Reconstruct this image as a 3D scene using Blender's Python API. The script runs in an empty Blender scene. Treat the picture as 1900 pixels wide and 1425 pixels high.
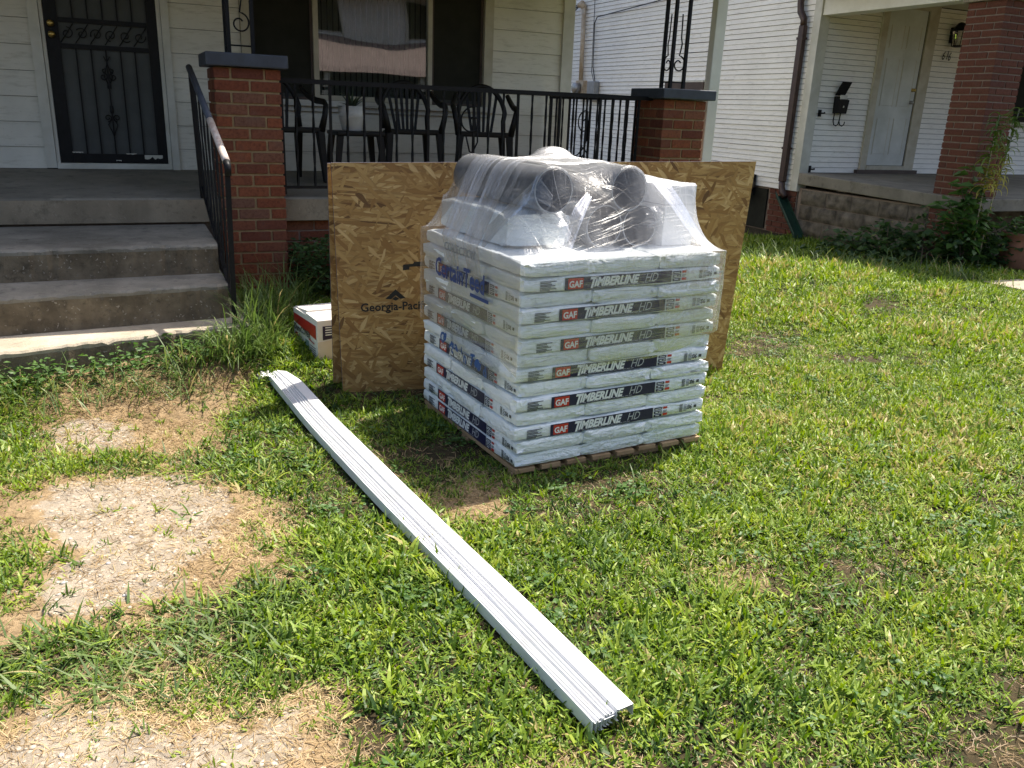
import bpy, math, random
import numpy as np
from mathutils import Matrix, Vector, noise as mnoise

rnd = random.Random(11)
nrs = np.random.RandomState(5)
sc = bpy.context.scene
COL = sc.collection

# ------------------------------------------------------------------ camera
cam = bpy.data.cameras.new('camera')
cam.sensor_width = 36.0
cam.lens = 36.0 * 1560.0 / 1900.0
cam.clip_start = 0.05
cam.clip_end = 2000
camo = bpy.data.objects.new('camera', cam)
COL.objects.link(camo)
_yaw, _pit, _rol = math.radians(24.675), math.radians(18.142), math.radians(2.389)
F0 = Vector((math.sin(_yaw), math.cos(_yaw), 0)); R0 = Vector((math.cos(_yaw), -math.sin(_yaw), 0)); Z = Vector((0, 0, 1))
Fv = F0 * math.cos(_pit) - Z * math.sin(_pit); Uv = Z * math.cos(_pit) + F0 * math.sin(_pit)
rv = R0 * math.cos(_rol) + Uv * math.sin(_rol); uv_ = Uv * math.cos(_rol) - R0 * math.sin(_rol)
camo.matrix_world = Matrix(((rv.x, uv_.x, -Fv.x, 0), (rv.y, uv_.y, -Fv.y, 0), (rv.z, uv_.z, -Fv.z, 1.55), (0, 0, 0, 1)))
sc.camera = camo

# ------------------------------------------------------------------ sky and sun
SUNV = Vector((0.435, 0.19, 1.0)).normalized()
world = bpy.data.worlds.new('World'); sc.world = world; world.use_nodes = True
wn = world.node_tree.nodes; wl = world.node_tree.links
bg = wn['Background']
sky = wn.new('ShaderNodeTexSky'); sky.sky_type = 'NISHITA'; sky.sun_disc = False
sky.sun_elevation = math.asin(SUNV.z); sky.sun_rotation = math.atan2(SUNV.x, SUNV.y)
sky.air_density = 1.0; sky.dust_density = 4.0; sky.ozone_density = 1.0
wl.new(sky.outputs[0], bg.inputs[0]); bg.inputs[1].default_value = 0.125
sun = bpy.data.lights.new('sun', 'SUN'); sun.energy = 5.0; sun.angle = math.radians(0.53); sun.color = (1.0, 0.935, 0.83)
suno = bpy.data.objects.new('sun', sun); COL.objects.link(suno)
suno.rotation_euler = SUNV.to_track_quat('Z', 'Y').to_euler()
suno.location = (8, 4, 18)
sc.view_settings.view_transform = 'Standard'; sc.view_settings.look = 'None'
sc.view_settings.exposure = 1.0; sc.view_settings.gamma = 1.0
sc.cycles.max_bounces = 8; sc.cycles.transparent_max_bounces = 24; sc.cycles.caustics_reflective = False; sc.cycles.caustics_refractive = False

# ------------------------------------------------------------------ materials
MATS = {}
def srgb(r, g, b):
    f = lambda c: (c / 255) / 12.92 if c / 255 <= 0.04045 else ((c / 255 + 0.055) / 1.055) ** 2.4
    return (f(r), f(g), f(b), 1)
class NT:
    def __init__(s, name):
        s.m = bpy.data.materials.new(name); s.m.use_nodes = True
        s.t = s.m.node_tree; s.n = s.t.nodes; s.p = s.n['Principled BSDF']; s.out = s.n['Material Output']
    def node(s, t, **k):
        n = s.n.new(t)
        for a, b in k.items(): setattr(n, a, b)
        return n
    def link(s, a, b): s.t.links.new(a, b)
    def coord(s, kind='Object', scale=(1, 1, 1), rot=(0, 0, 0)):
        tc = s.node('ShaderNodeTexCoord'); mp = s.node('ShaderNodeMapping')
        mp.inputs['Scale'].default_value = scale; mp.inputs['Rotation'].default_value = rot
        s.link(tc.outputs[kind], mp.inputs[0]); return mp.outputs[0]
    def noise(s, vec, scale, detail=4, rough=0.6, dist=0):
        n = s.node('ShaderNodeTexNoise'); n.inputs['Scale'].default_value = scale; n.inputs['Detail'].default_value = detail
        n.inputs['Roughness'].default_value = rough; n.inputs['Distortion'].default_value = dist
        if vec is not None: s.link(vec, n.inputs['Vector'])
        return n.outputs[0]
    def vor(s, vec, scale, out='Color', feature='F1', rand=1.0):
        n = s.node('ShaderNodeTexVoronoi'); n.feature = feature; n.inputs['Scale'].default_value = scale; n.inputs['Randomness'].default_value = rand
        s.link(vec, n.inputs['Vector']); return n.outputs[out]
    def ramp(s, fac, stops):
        n = s.node('ShaderNodeValToRGB'); cr = n.color_ramp
        while len(cr.elements) > 1: cr.elements.remove(cr.elements[-1])
        cr.elements[0].position = stops[0][0]; cr.elements[0].color = stops[0][1]
        for p, c in stops[1:]:
            e = cr.elements.new(p); e.color = c
        s.link(fac, n.inputs[0]); return n.outputs[0]
    def mix(s, fac, a, b, mode='MIX'):
        n = s.node('ShaderNodeMix'); n.data_type = 'RGBA'; n.blend_type = mode
        if isinstance(fac, (int, float)): n.inputs[0].default_value = fac
        else: s.link(fac, n.inputs[0])
        for i, v in ((6, a), (7, b)):
            if isinstance(v, tuple): n.inputs[i].default_value = v
            else: s.link(v, n.inputs[i])
        return n.outputs[2]
    def math(s, op, a, b=None, clamp=False):
        n = s.node('ShaderNodeMath', operation=op); n.use_clamp = clamp
        for i, v in ((0, a), (1, b)):
            if v is None: continue
            if isinstance(v, (int, float)): n.inputs[i].default_value = v
            else: s.link(v, n.inputs[i])
        return n.outputs[0]
    def bump(s, h, strength=0.3, dist=0.01):
        b = s.node('ShaderNodeBump'); b.inputs['Strength'].default_value = strength; b.inputs['Distance'].default_value = dist
        s.link(h, b.inputs['Height']); s.link(b.outputs[0], s.p.inputs['Normal']); return b.outputs[0]
    def base(s, c):
        if isinstance(c, tuple): s.p.inputs['Base Color'].default_value = c
        else: s.link(c, s.p.inputs['Base Color'])
    def set(s, **k):
        for a, v in k.items():
            i = s.p.inputs[a.replace('_', ' ')]
            if isinstance(v, (int, float, tuple)): i.default_value = v
            else: s.link(v, i)
BW = lambda v: (v, v, v, 1)

def simple(name, c1, c2=None, rough=0.6, scale=8, bump=0.15, metal=0.0, bscale=None, spec=0.5, detail=5):
    t = NT(name); v = t.coord()
    if c2 is None: c2 = tuple(x * 0.78 for x in c1[:3]) + (1,)
    n = t.noise(v, scale, detail)
    t.base(t.ramp(n, [(0.35, c2), (0.65, c1)]))
    t.set(Roughness=rough, Metallic=metal, Specular_IOR_Level=spec)
    if bump: t.bump(t.noise(v, bscale or scale * 6, 4), bump, 0.004)
    MATS[name] = t.m; return t.m

def siding_mat(name, light, dark, dirt):
    t = NT(name); v = t.coord(scale=(1, 1, 1))
    n1 = t.noise(v, 1.7, 5, 0.65); n2 = t.noise(t.coord(scale=(2, 2, 14)), 3.0, 5, 0.7); n3 = t.noise(v, 55, 3)
    c = t.ramp(n1, [(0.3, dark), (0.62, light)])
    c = t.mix(t.ramp(n2, [(0.52, BW(0)), (0.78, BW(0.55))]), c, dirt)
    c = t.mix(t.ramp(n3, [(0.66, BW(0)), (0.74, BW(0.4))]), c, dirt)
    t.base(c); t.set(Roughness=0.55); t.bump(t.noise(t.coord(scale=(3, 3, 40)), 6, 4), 0.12, 0.003)
    MATS[name] = t.m
siding_mat('house_siding', (0.72, 0.695, 0.61, 1), (0.60, 0.58, 0.51, 1), (0.30, 0.27, 0.19, 1))
siding_mat('neighbour_siding', (0.88, 0.855, 0.80, 1), (0.80, 0.775, 0.725, 1), (0.40, 0.37, 0.31, 1))
simple('trim_white', (0.62, 0.61, 0.55, 1), (0.5, 0.49, 0.43, 1), 0.5, 5, 0.06)
simple('trim_cream', (0.5, 0.47, 0.38, 1), (0.40, 0.36, 0.27, 1), 0.55, 6, 0.06)
simple('fascia_white', (0.72, 0.71, 0.66, 1), (0.6, 0.59, 0.53, 1), 0.5, 3, 0.05)
simple('dark_core', (0.05, 0.05, 0.048, 1), rough=0.9, bump=0)
simple('black_iron', (0.008, 0.0085, 0.010, 1), (0.005, 0.005, 0.006, 1), 0.5, 30, 0.25, spec=0.22)
simple('blue_black_paint', (0.045, 0.055, 0.075, 1), (0.028, 0.034, 0.047, 1), 0.5, 9, 0.2)
simple('worn_paint', (0.6, 0.55, 0.5, 1), (0.45, 0.33, 0.27, 1), 0.55, 40, 0.3)
simple('black_plastic', (0.011, 0.010, 0.009, 1), (0.007, 0.0065, 0.006, 1), 0.5, 14, 0.05, spec=0.25)
simple('white_ceramic', (0.62, 0.61, 0.57, 1), rough=0.35, bump=0.02)
simple('brass', (0.55, 0.40, 0.14, 1), (0.4, 0.28, 0.09, 1), 0.3, 20, 0.0, metal=0.9)
simple('steel', (0.4, 0.4, 0.4, 1), rough=0.4, metal=0.8, bump=0)
simple('door_mesh', (0.085, 0.09, 0.088, 1), (0.065, 0.07, 0.068, 1), 0.6, 4, 0, spec=0.3)
simple('door_white', (0.62, 0.64, 0.62, 1), (0.47, 0.49, 0.46, 1), 0.5, 2.2, 0.05)
simple('brown_metal', (0.055, 0.028, 0.024, 1), (0.035, 0.018, 0.016, 1), 0.42, 12, 0.1)
simple('green_metal', (0.010, 0.045, 0.026, 1), (0.006, 0.028, 0.017, 1), 0.5, 8, 0.15)
simple('grey_box', (0.30, 0.31, 0.32, 1), rough=0.5, bump=0.05)
simple('beige_conduit', (0.55, 0.47, 0.36, 1), (0.42, 0.31, 0.2, 1), 0.6, 12, 0.1)
simple('cable_black', (0.02, 0.02, 0.02, 1), rough=0.6, bump=0)
simple('brown_board', (0.085, 0.06, 0.05, 1), rough=0.7)
simple('terracotta', (0.30, 0.13, 0.075, 1), (0.18, 0.085, 0.055, 1), 0.8, 7, 0.4)
simple('rock_block', (0.19, 0.16, 0.12, 1), (0.055, 0.046, 0.034, 1), 0.95, 7, 1.0, bscale=40, detail=9)
simple('soil_dark', (0.05, 0.038, 0.026, 1), rough=1.0, bump=0.5)
simple('pale_wood', (0.40, 0.27, 0.15, 1), (0.26, 0.16, 0.08, 1), 0.75, 6, 0.3)
simple('roof_shingle', (0.10, 0.09, 0.085, 1), rough=0.9)
simple('bark', (0.13, 0.10, 0.07, 1), rough=0.95, bump=0.6)
simple('hose_beige', (0.42, 0.36, 0.27, 1), rough=0.6, bump=0.05)
simple('pink_roof', (0.25, 0.19, 0.18, 1), (0.18, 0.14, 0.13, 1), 0.9, 4, 0.2)
simple('far_wall', (0.75, 0.75, 0.73, 1), rough=0.7)
simple('straw', (0.42, 0.29, 0.14, 1), rough=0.8)

def concrete(name, hi, lo, speck=1.0, sc_=1.0, bump=0.5):
    t = NT(name); v = t.coord()
    n = t.noise(v, 2.3 * sc_, 6, 0.65); c = t.ramp(n, [(0.3, lo), (0.68, hi)])
    st = t.noise(t.coord(scale=(1, 1, 1)), 7 * sc_, 6, 0.75)
    bg_ = t.noise(t.coord(scale=(1, 1, 0.6)), 1.1 * sc_, 4, 0.6, 0.6); c = t.mix(t.ramp(bg_, [(0.46, BW(0)), (0.62, BW(0.45))]), c, tuple(x * 0.6 for x in lo[:3]) + (1,))
    c = t.mix(t.ramp(st, [(0.53, BW(0)), (0.70, BW(0.7))]), c, tuple(x * 0.45 for x in lo[:3]) + (1,))
    vv_ = t.node('ShaderNodeVectorMath'); vv_.operation = 'ADD'; nz = t.node('ShaderNodeTexNoise'); nz.inputs['Scale'].default_value = 30; t.link(v, nz.inputs['Vector']); t.link(v, vv_.inputs[0]); sc2 = t.node('ShaderNodeVectorMath'); sc2.operation = 'SCALE'; sc2.inputs['Scale'].default_value = 0.05; t.link(nz.outputs['Color'], sc2.inputs[0]); t.link(sc2.outputs[0], vv_.inputs[1]); v2 = vv_.outputs[0]
    vc = t.vor(v2, 70, 'Distance'); vcol = t.vor(v2, 70, 'Color')
    sep = t.node('ShaderNodeSeparateColor'); t.link(vcol, sep.inputs[0])
    msk = t.math('MULTIPLY', t.math('LESS_THAN', vc, 0.36), t.math('GREATER_THAN', sep.outputs[0], 0.8))
    c = t.mix(t.math('MULTIPLY', msk, 0.55 * speck), c, t.ramp(sep.outputs[1], [(0, (0.10, 0.085, 0.07, 1)), (1, (0.52, 0.46, 0.37, 1))]))
    t.base(c); t.set(Roughness=0.92, Specular_IOR_Level=0.25)
    h = t.math('ADD', t.noise(v, 60, 5, 0.7), t.math('MULTIPLY', msk, 0.35)); t.bump(h, bump, 0.006)
    MATS[name] = t.m
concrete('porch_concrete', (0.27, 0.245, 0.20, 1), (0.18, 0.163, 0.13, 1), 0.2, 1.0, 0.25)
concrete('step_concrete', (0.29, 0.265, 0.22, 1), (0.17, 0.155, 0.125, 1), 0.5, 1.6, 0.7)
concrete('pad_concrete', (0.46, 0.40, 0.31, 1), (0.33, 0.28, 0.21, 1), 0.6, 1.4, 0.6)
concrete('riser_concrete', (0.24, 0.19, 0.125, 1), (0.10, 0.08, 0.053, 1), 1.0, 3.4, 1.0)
concrete('slab_face', (0.33, 0.275, 0.195, 1), (0.22, 0.18, 0.125, 1), 0.25, 1.6, 0.5)
concrete('kerb_concrete', (0.36, 0.31, 0.24, 1), (0.28, 0.235, 0.18, 1), 0.3, 1.0, 0.4)

def brick_mat(name, cols, grey):
    t = NT(name); oi = t.node('ShaderNodeObjectInfo'); v = t.coord(scale=(0.2, 0.1, 0.06))
    c = t.ramp(oi.outputs['Random'], [(i / (len(cols) - 1), k) for i, k in enumerate(cols)])
    wv = t.node('ShaderNodeNewGeometry'); n = t.noise(wv.outputs['Position'], 55, 5, 0.7); n2 = t.noise(wv.outputs['Position'], 6, 3)
    c = t.mix(t.ramp(n, [(0.45, BW(0)), (0.7, BW(0.7))]), c, tuple(x * 0.35 for x in cols[0][:3]) + (1,))
    c = t.mix(t.ramp(n2, [(0.55, BW(0)), (0.75, BW(0.3))]), c, grey)
    t.base(c); t.set(Roughness=0.85, Specular_IOR_Level=0.3); t.bump(n, 0.6, 0.005); MATS[name] = t.m
brick_mat('brick_red', [(0.16, 0.042, 0.020, 1), (0.225, 0.066, 0.029, 1), (0.20, 0.07, 0.036, 1), (0.125, 0.037, 0.022, 1), (0.245, 0.072, 0.030, 1), (0.17, 0.082, 0.052, 1)], (0.16, 0.10, 0.08, 1))
brick_mat('brick_brown', [(0.125, 0.042, 0.026, 1), (0.15, 0.053, 0.032, 1), (0.11, 0.040, 0.027, 1)], (0.13, 0.08, 0.065, 1))
simple('mortar_tan', (0.33, 0.235, 0.12, 1), (0.24, 0.165, 0.085, 1), 0.95, 20, 0.4)
simple('mortar_grey', (0.27, 0.21, 0.17, 1), (0.2, 0.155, 0.125, 1), 0.95, 20, 0.4)

def osb_mat():
    t = NT('osb')
    tc = t.node('ShaderNodeUVMap'); 
    def m(rot, sc_):
        a = t.node('ShaderNodeMapping'); a.vector_type = 'TEXTURE'; a.inputs['Rotation'].default_value = (0, 0, math.radians(rot)); a.inputs['Scale'].default_value = (1 / sc_[0], 1 / sc_[1], 1)
        t.link(tc.outputs[0], a.inputs[0]); return a.outputs[0]
    wv = t.noise(tc.outputs[0], 5, 2)
    c = None
    pal = [(0.0, (0.10, 0.045, 0.014, 1)), (0.05, (0.25, 0.125, 0.036, 1)), (0.4, (0.35, 0.198, 0.062, 1)), (0.8, (0.46, 0.285, 0.10, 1)), (1, (0.60, 0.41, 0.18, 1))]
    for i, (rot, scl) in enumerate([(3, (8, 60)), (-20, (10, 54)), (26, (11, 60)), (-6, (7, 76)), (66, (14, 58)), (-46, (12, 60))]):
        n = t.node('ShaderNodeTexVoronoi'); n.inputs['Scale'].default_value = 1.0; n.inputs['Randomness'].default_value = 1.0
        t.link(m(rot, scl), n.inputs['Vector'])
        sp = t.node('ShaderNodeSeparateColor'); t.link(n.outputs['Color'], sp.inputs[0])
        col = t.ramp(sp.outputs[0], pal)
        gr = t.noise(m(rot, (scl[0] * 0.6, scl[1] * 7)), 1.0, 3)
        col = t.mix(t.ramp(gr, [(0.3, BW(0.5)), (0.6, BW(0))]), col, (0.2, 0.11, 0.045, 1))
        edge = t.ramp(n.outputs['Distance'], [(0.5, BW(0)), (0.8, BW(0.3))])
        col = t.mix(edge, col, (0.12, 0.065, 0.028, 1))
        if c is None: c = col; hh = sp.outputs[1]
        else:
            mk = t.math('GREATER_THAN', sp.outputs[2], 0.66 if i < 4 else 0.84)
            c = t.mix(mk, c, col); 
            hx = t.node('ShaderNodeMix'); t.link(mk, hx.inputs[0]); t.link(hh, hx.inputs[2]); t.link(sp.outputs[1], hx.inputs[3]); hh = hx.outputs[0]
    t.base(c); t.set(Roughness=0.62, Specular_IOR_Level=0.35); t.bump(hh, 0.35, 0.004); MATS['osb'] = t.m
osb_mat()
simple('osb_edge', (0.10, 0.10, 0.16, 1), (0.05, 0.05, 0.08, 1), 0.8, 40, 0.3)
simple('ink_black', (0.012, 0.011, 0.010, 1), rough=0.7, bump=0)

def wrapper_mat():
    t = NT('wrapper'); v = t.coord(); wv = t.node('ShaderNodeNewGeometry').outputs['Position']
    n = t.noise(wv, 5, 4); t.base(t.ramp(n, [(0.3, (0.74, 0.78, 0.77, 1)), (0.7, (0.87, 0.895, 0.90, 1))]))
    cr = t.node('ShaderNodeTexNoise'); cr.inputs['Scale'].default_value = 16; cr.inputs['Detail'].default_value = 4; cr.inputs['Distortion'].default_value = 1.2; t.link(wv, cr.inputs['Vector'])
    mp = t.node('ShaderNodeMapping'); mp.inputs['Scale'].default_value = (6, 6, 22); t.link(wv, mp.inputs[0])
    n3 = t.noise(mp.outputs[0], 2.2, 4, 0.6, 0.6)
    h = t.math('ADD', cr.outputs[0], n3); t.set(Roughness=0.32, Specular_IOR_Level=0.5); t.bump(h, 0.75, 0.016); MATS['wrapper'] = t.m
wrapper_mat()
def flat(name, c, rough=0.4):
    t = NT(name); t.base(c); t.set(Roughness=rough)
    wv = t.node('ShaderNodeNewGeometry').outputs['Position']; t.bump(t.noise(wv, 22, 3, 0.6, 1.0), 0.25, 0.006); MATS[name] = t.m
flat('label_navy', (0.012, 0.011, 0.048, 1)); flat('label_red', (0.50, 0.035, 0.022, 1)); flat('label_white', (0.74, 0.76, 0.74, 1)); flat('label_silver', (0.42, 0.43, 0.45, 1)); flat('label_text', (0.05, 0.055, 0.06, 1)); flat('film_blue_print', (0.015, 0.075, 0.24, 1)); flat('film_grey_print', (0.22, 0.23, 0.25, 1)); flat('film_navy_print', (0.03, 0.06, 0.20, 1))
flat('box_white', (0.72, 0.69, 0.65, 1), 0.5); flat('box_red', (0.42, 0.02, 0.02, 1)); flat('box_kraft', (0.62, 0.52, 0.42, 1), 0.7); flat('box_dark', (0.02, 0.016, 0.05, 1)); flat('box_teal', (0.25, 0.36, 0.36, 1)); flat('carton_white', (0.7, 0.7, 0.7, 1), 0.5)
simple('pipe_hollow_shade', (0.005, 0.005, 0.005, 1), (0.003, 0.003, 0.003, 1), 0.6, 20, 0.2, spec=0.2)  # near-black inside of the pipes: shade of the hollow put into the colour
simple('felt_silver', (0.12, 0.124, 0.13, 1), (0.07, 0.073, 0.078, 1), 0.28, 9, 0.1)
def white_metal():
    t = NT('white_metal'); v = t.coord(); t.base(t.mix(t.ramp(t.noise(v, 9, 6, .75), [(.52, BW(0)), (.75, BW(.5))]), (0.62, 0.625, 0.635, 1), (0.48, 0.46, 0.42, 1))); t.set(Roughness=0.42)
    t.bump(t.noise(v, 3, 2), 0.05, 0.01); MATS['white_metal'] = t.m
white_metal()
def glass_mat(name, tint, refl):
    t = NT(name); tr = t.node('ShaderNodeBsdfTransparent'); tr.inputs[0].default_value = tint
    gl = t.node('ShaderNodeBsdfGlossy'); gl.inputs['Roughness'].default_value = 0.012; gl.inputs[0].default_value = (0.95, 0.95, 0.95, 1)
    fr = t.node('ShaderNodeFresnel'); fr.inputs[0].default_value = 1.52
    f = t.math('ADD', fr.outputs[0], refl, True); mx = t.node('ShaderNodeMixShader')
    v = t.coord(); b = t.node('ShaderNodeBump'); b.inputs['Strength'].default_value = 0.05; b.inputs['Distance'].default_value = 0.05
    t.link(t.noise(v, 1.4, 1), b.inputs['Height']); t.link(b.outputs[0], gl.inputs['Normal'])
    t.link(f, mx.inputs[0]); t.link(tr.outputs[0], mx.inputs[1]); t.link(gl.outputs[0], mx.inputs[2]); t.link(mx.outputs[0], t.out.inputs[0]); MATS[name] = t.m
glass_mat('window_glass', (0.75, 0.77, 0.74, 1), 0.055); glass_mat('lamp_glass', (0.9, 0.9, 0.85, 1), 0.05)
simple('insect_screen', (0.032, 0.032, 0.025, 1), rough=0.9, bump=0, spec=0.1)
simple('blind_grey', (0.36, 0.36, 0.33, 1), rough=0.6, bump=0)

def film_mat(name, lo, hi, dirs, bs=0.6, gm=0.10, milk=0.0):
    t = NT(name); uvn = t.node('ShaderNodeUVMap')
    tot = None
    for rot, sx, sy, th in dirs:
        a = t.node('ShaderNodeMapping'); a.vector_type = 'TEXTURE'; a.inputs['Rotation'].default_value = (0, 0, math.radians(rot)); a.inputs['Scale'].default_value = (1 / sx, 1 / sy, 1)
        t.link(uvn.outputs[0], a.inputs[0])
        n = t.noise(a.outputs[0], 1.0, 3, 0.65, 0.2)
        msk = t.ramp(t.noise(uvn.outputs[0], 3.1 + rot * 0.013, 2), [(0.38, BW(0.1)), (0.6, BW(1))])
        s_ = t.math('MULTIPLY', t.ramp(n, [(th, BW(0)), (th + 0.14, BW(1))]), msk)
        tot = s_ if tot is None else t.math('MAXIMUM', tot, s_)
    cl = t.ramp(t.noise(uvn.outputs[0], 4.5, 5, 0.6, 0.8), [(0.48, BW(0)), (0.74, BW(0.6))])
    f = t.math('ADD', t.math('MULTIPLY', t.math('MAXIMUM', tot, cl), hi - lo), lo, True)
    if milk:      # film turns whiter and more opaque towards this end
        sx_ = t.node('ShaderNodeSeparateXYZ'); t.link(uvn.outputs[0], sx_.inputs[0]); f = t.math('ADD', f, t.math('MULTIPLY', t.ramp(sx_.outputs[0], [(0.55, BW(0)), (0.92, BW(1))]), milk), True)
    tr = t.node('ShaderNodeBsdfTransparent'); tr.inputs[0].default_value = (0.97, 0.98, 0.985, 1)
    df = t.node('ShaderNodeBsdfDiffuse'); df.inputs[0].default_value = (0.86, 0.87, 0.9, 1)
    tl = t.node('ShaderNodeBsdfTranslucent'); tl.inputs[0].default_value = (0.86, 0.87, 0.9, 1)
    m1 = t.node('ShaderNodeMixShader'); m1.inputs[0].default_value = 0.5; t.link(df.outputs[0], m1.inputs[1]); t.link(tl.outputs[0], m1.inputs[2])
    m2 = t.node('ShaderNodeMixShader'); t.link(f, m2.inputs[0]); t.link(tr.outputs[0], m2.inputs[1]); t.link(m1.outputs[0], m2.inputs[2])
    gl = t.node('ShaderNodeBsdfGlossy'); gl.inputs['Roughness'].default_value = 0.27
    b = t.node('ShaderNodeBump'); b.inputs['Strength'].default_value = bs; b.inputs['Distance'].default_value = 0.02
    h = t.math('ADD', t.noise(uvn.outputs[0], 9, 4, 0.55, 0.9), tot); t.link(h, b.inputs['Height']); t.link(b.outputs[0], gl.inputs['Normal']); t.link(b.outputs[0], df.inputs['Normal'])
    lw = t.node('ShaderNodeLayerWeight'); lw.inputs[0].default_value = 0.32; t.link(b.outputs[0], lw.inputs['Normal'])
    fg = t.math('ADD', t.math('MULTIPLY', lw.outputs['Fresnel'], 0.45), gm, True)
    m3 = t.node('ShaderNodeMixShader'); t.link(fg, m3.inputs[0]); t.link(m2.outputs[0], m3.inputs[1]); t.link(gl.outputs[0], m3.inputs[2])
    t.link(m3.outputs[0], t.out.inputs[0]); MATS[name] = t.m
film_mat('stretch_film', 0.045, 0.38, [(8, 3, 130, 0.55), (62, 2.5, 120, 0.58), (-35, 3, 110, 0.58), (95, 2.5, 130, 0.58)], 0.26, 0.035, 0.24)
film_mat('stretch_film_side', 0.07, 0.36, [(3, 1.2, 150, 0.55), (-8, 2, 120, 0.6)], 0.22, 0.03)
film_mat('stretch_band', 0.08, 0.62, [(0, 1.0, 190, 0.53), (3, 1.5, 150, 0.56)], 0.3, 0.05)
film_mat('stretch_fan', 0.02, 0.50, [(0, 0.8, 230, 0.56), (4, 1.0, 180, 0.58)], 0.2, 0.03)

def leaf_mat(name, cols, trans=0.35, attr_type='GEOMETRY'):
    t = NT(name); at = t.node('ShaderNodeAttribute'); at.attribute_type = attr_type; at.attribute_name = 'tint'
    c = t.ramp(at.outputs['Fac'], cols)
    t.base(c); t.set(Roughness=0.5, Specular_IOR_Level=0.35)
    tl = t.node('ShaderNodeBsdfTranslucent'); hs = t.node('ShaderNodeHueSaturation'); hs.inputs['Saturation'].default_value = 1.1; hs.inputs['Value'].default_value = 1.5
    t.link(c, hs.inputs['Color']); t.link(hs.outputs[0], tl.inputs[0])
    mx = t.node('ShaderNodeMixShader'); mx.inputs[0].default_value = trans; t.link(t.p.outputs[0], mx.inputs[1]); t.link(tl.outputs[0], mx.inputs[2]); t.link(mx.outputs[0], t.out.inputs[0]); MATS[name] = t.m
leaf_mat('grass_blade', [(0.0, (0.024, 0.058, 0.009, 1)), (0.3, (0.084, 0.150, 0.015, 1)), (0.65, (0.172, 0.255, 0.024, 1)), (0.98, (0.275, 0.335, 0.042, 1)), (1.0, (0.34, 0.29, 0.11, 1))], 0.27, 'INSTANCER')
leaf_mat('dry_blade', [(0.0, (0.17, 0.115, 0.055, 1)), (0.6, (0.36, 0.25, 0.125, 1)), (1.0, (0.47, 0.36, 0.19, 1))], 0.2, 'INSTANCER')
leaf_mat('long_grass', [(0.0, (0.055, 0.10, 0.022, 1)), (0.6, (0.12, 0.18, 0.045, 1)), (0.9, (0.22, 0.24, 0.09, 1)), (1, (0.38, 0.31, 0.15, 1))], 0.3)
leaf_mat('leaf_dark', [(0.0, (0.025, 0.055, 0.018, 1)), (0.6, (0.05, 0.10, 0.028, 1)), (1, (0.085, 0.14, 0.035, 1))], 0.3)
leaf_mat('leaf_bright', [(0.0, (0.045, 0.105, 0.025, 1)), (1, (0.10, 0.18, 0.04, 1))], 0.35)
leaf_mat('leaf_yellow', [(0.0, (0.075, 0.13, 0.028, 1)), (0.5, (0.13, 0.19, 0.035, 1)), (1, (0.42, 0.37, 0.09, 1))], 0.35)
leaf_mat('leaf_succulent', [(0.0, (0.04, 0.06, 0.035, 1)), (1, (0.06, 0.085, 0.05, 1))], 0.1)

def ground_mat():
    t = NT('lawn_soil'); v = t.coord()
    dry = t.node('ShaderNodeAttribute'); dry.attribute_name = 'dry'; con = t.node('ShaderNodeAttribute'); con.attribute_name = 'conc'
    soil = t.ramp(t.noise(v, 14, 6, 0.7), [(0.3, (0.018, 0.016, 0.008, 1)), (0.7, (0.075, 0.055, 0.026, 1))])
    dr = t.ramp(t.noise(v, 30, 6, 0.75), [(0.25, (0.15, 0.105, 0.056, 1)), (0.75, (0.40, 0.285, 0.16, 1))])
    vc = t.vor(v, 60, 'Color'); vd = t.vor(v, 60, 'Distance'); sp = t.node('ShaderNodeSeparateColor'); t.link(vc, sp.inputs[0])
    cc = t.ramp(t.noise(v, 9, 6, 0.7), [(0.3, (0.22, 0.185, 0.14, 1)), (0.7, (0.40, 0.335, 0.255, 1))])
    peb = t.math('MULTIPLY', t.math('LESS_THAN', vd, 0.42), t.math('GREATER_THAN', sp.outputs[0], 0.5))
    cc = t.mix(t.math('MULTIPLY', peb, 0.7), cc, t.ramp(sp.outputs[1], [(0, (0.24, 0.175, 0.12, 1)), (0.5, (0.46, 0.385, 0.29, 1)), (1, (0.62, 0.55, 0.44, 1))]))
    n2 = t.noise(v, 11, 6, 0.75)
    dm = t.ramp(t.math('ADD', dry.outputs['Fac'], t.math('MULTIPLY', t.math('SUBTRACT', n2, 0.5), 1.2)), [(0.4, BW(0)), (0.6, BW(1))])
    n3 = t.noise(v, 7, 7, 0.8)
    cm = t.ramp(t.math('ADD', con.outputs['Fac'], t.math('MULTIPLY', t.math('SUBTRACT', n3, 0.5), 1.6)), [(0.45, BW(0)), (0.58, BW(1))])
    c = t.mix(dm, soil, dr); c = t.mix(cm, c, cc); t.base(c); t.set(Roughness=0.95, Specular_IOR_Level=0.2)
    h = t.math('ADD', t.noise(v, 70, 6, 0.75), t.math('MULTIPLY', peb, 0.4)); t.bump(h, 0.9, 0.012); MATS['lawn_soil'] = t.m
ground_mat()

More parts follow.
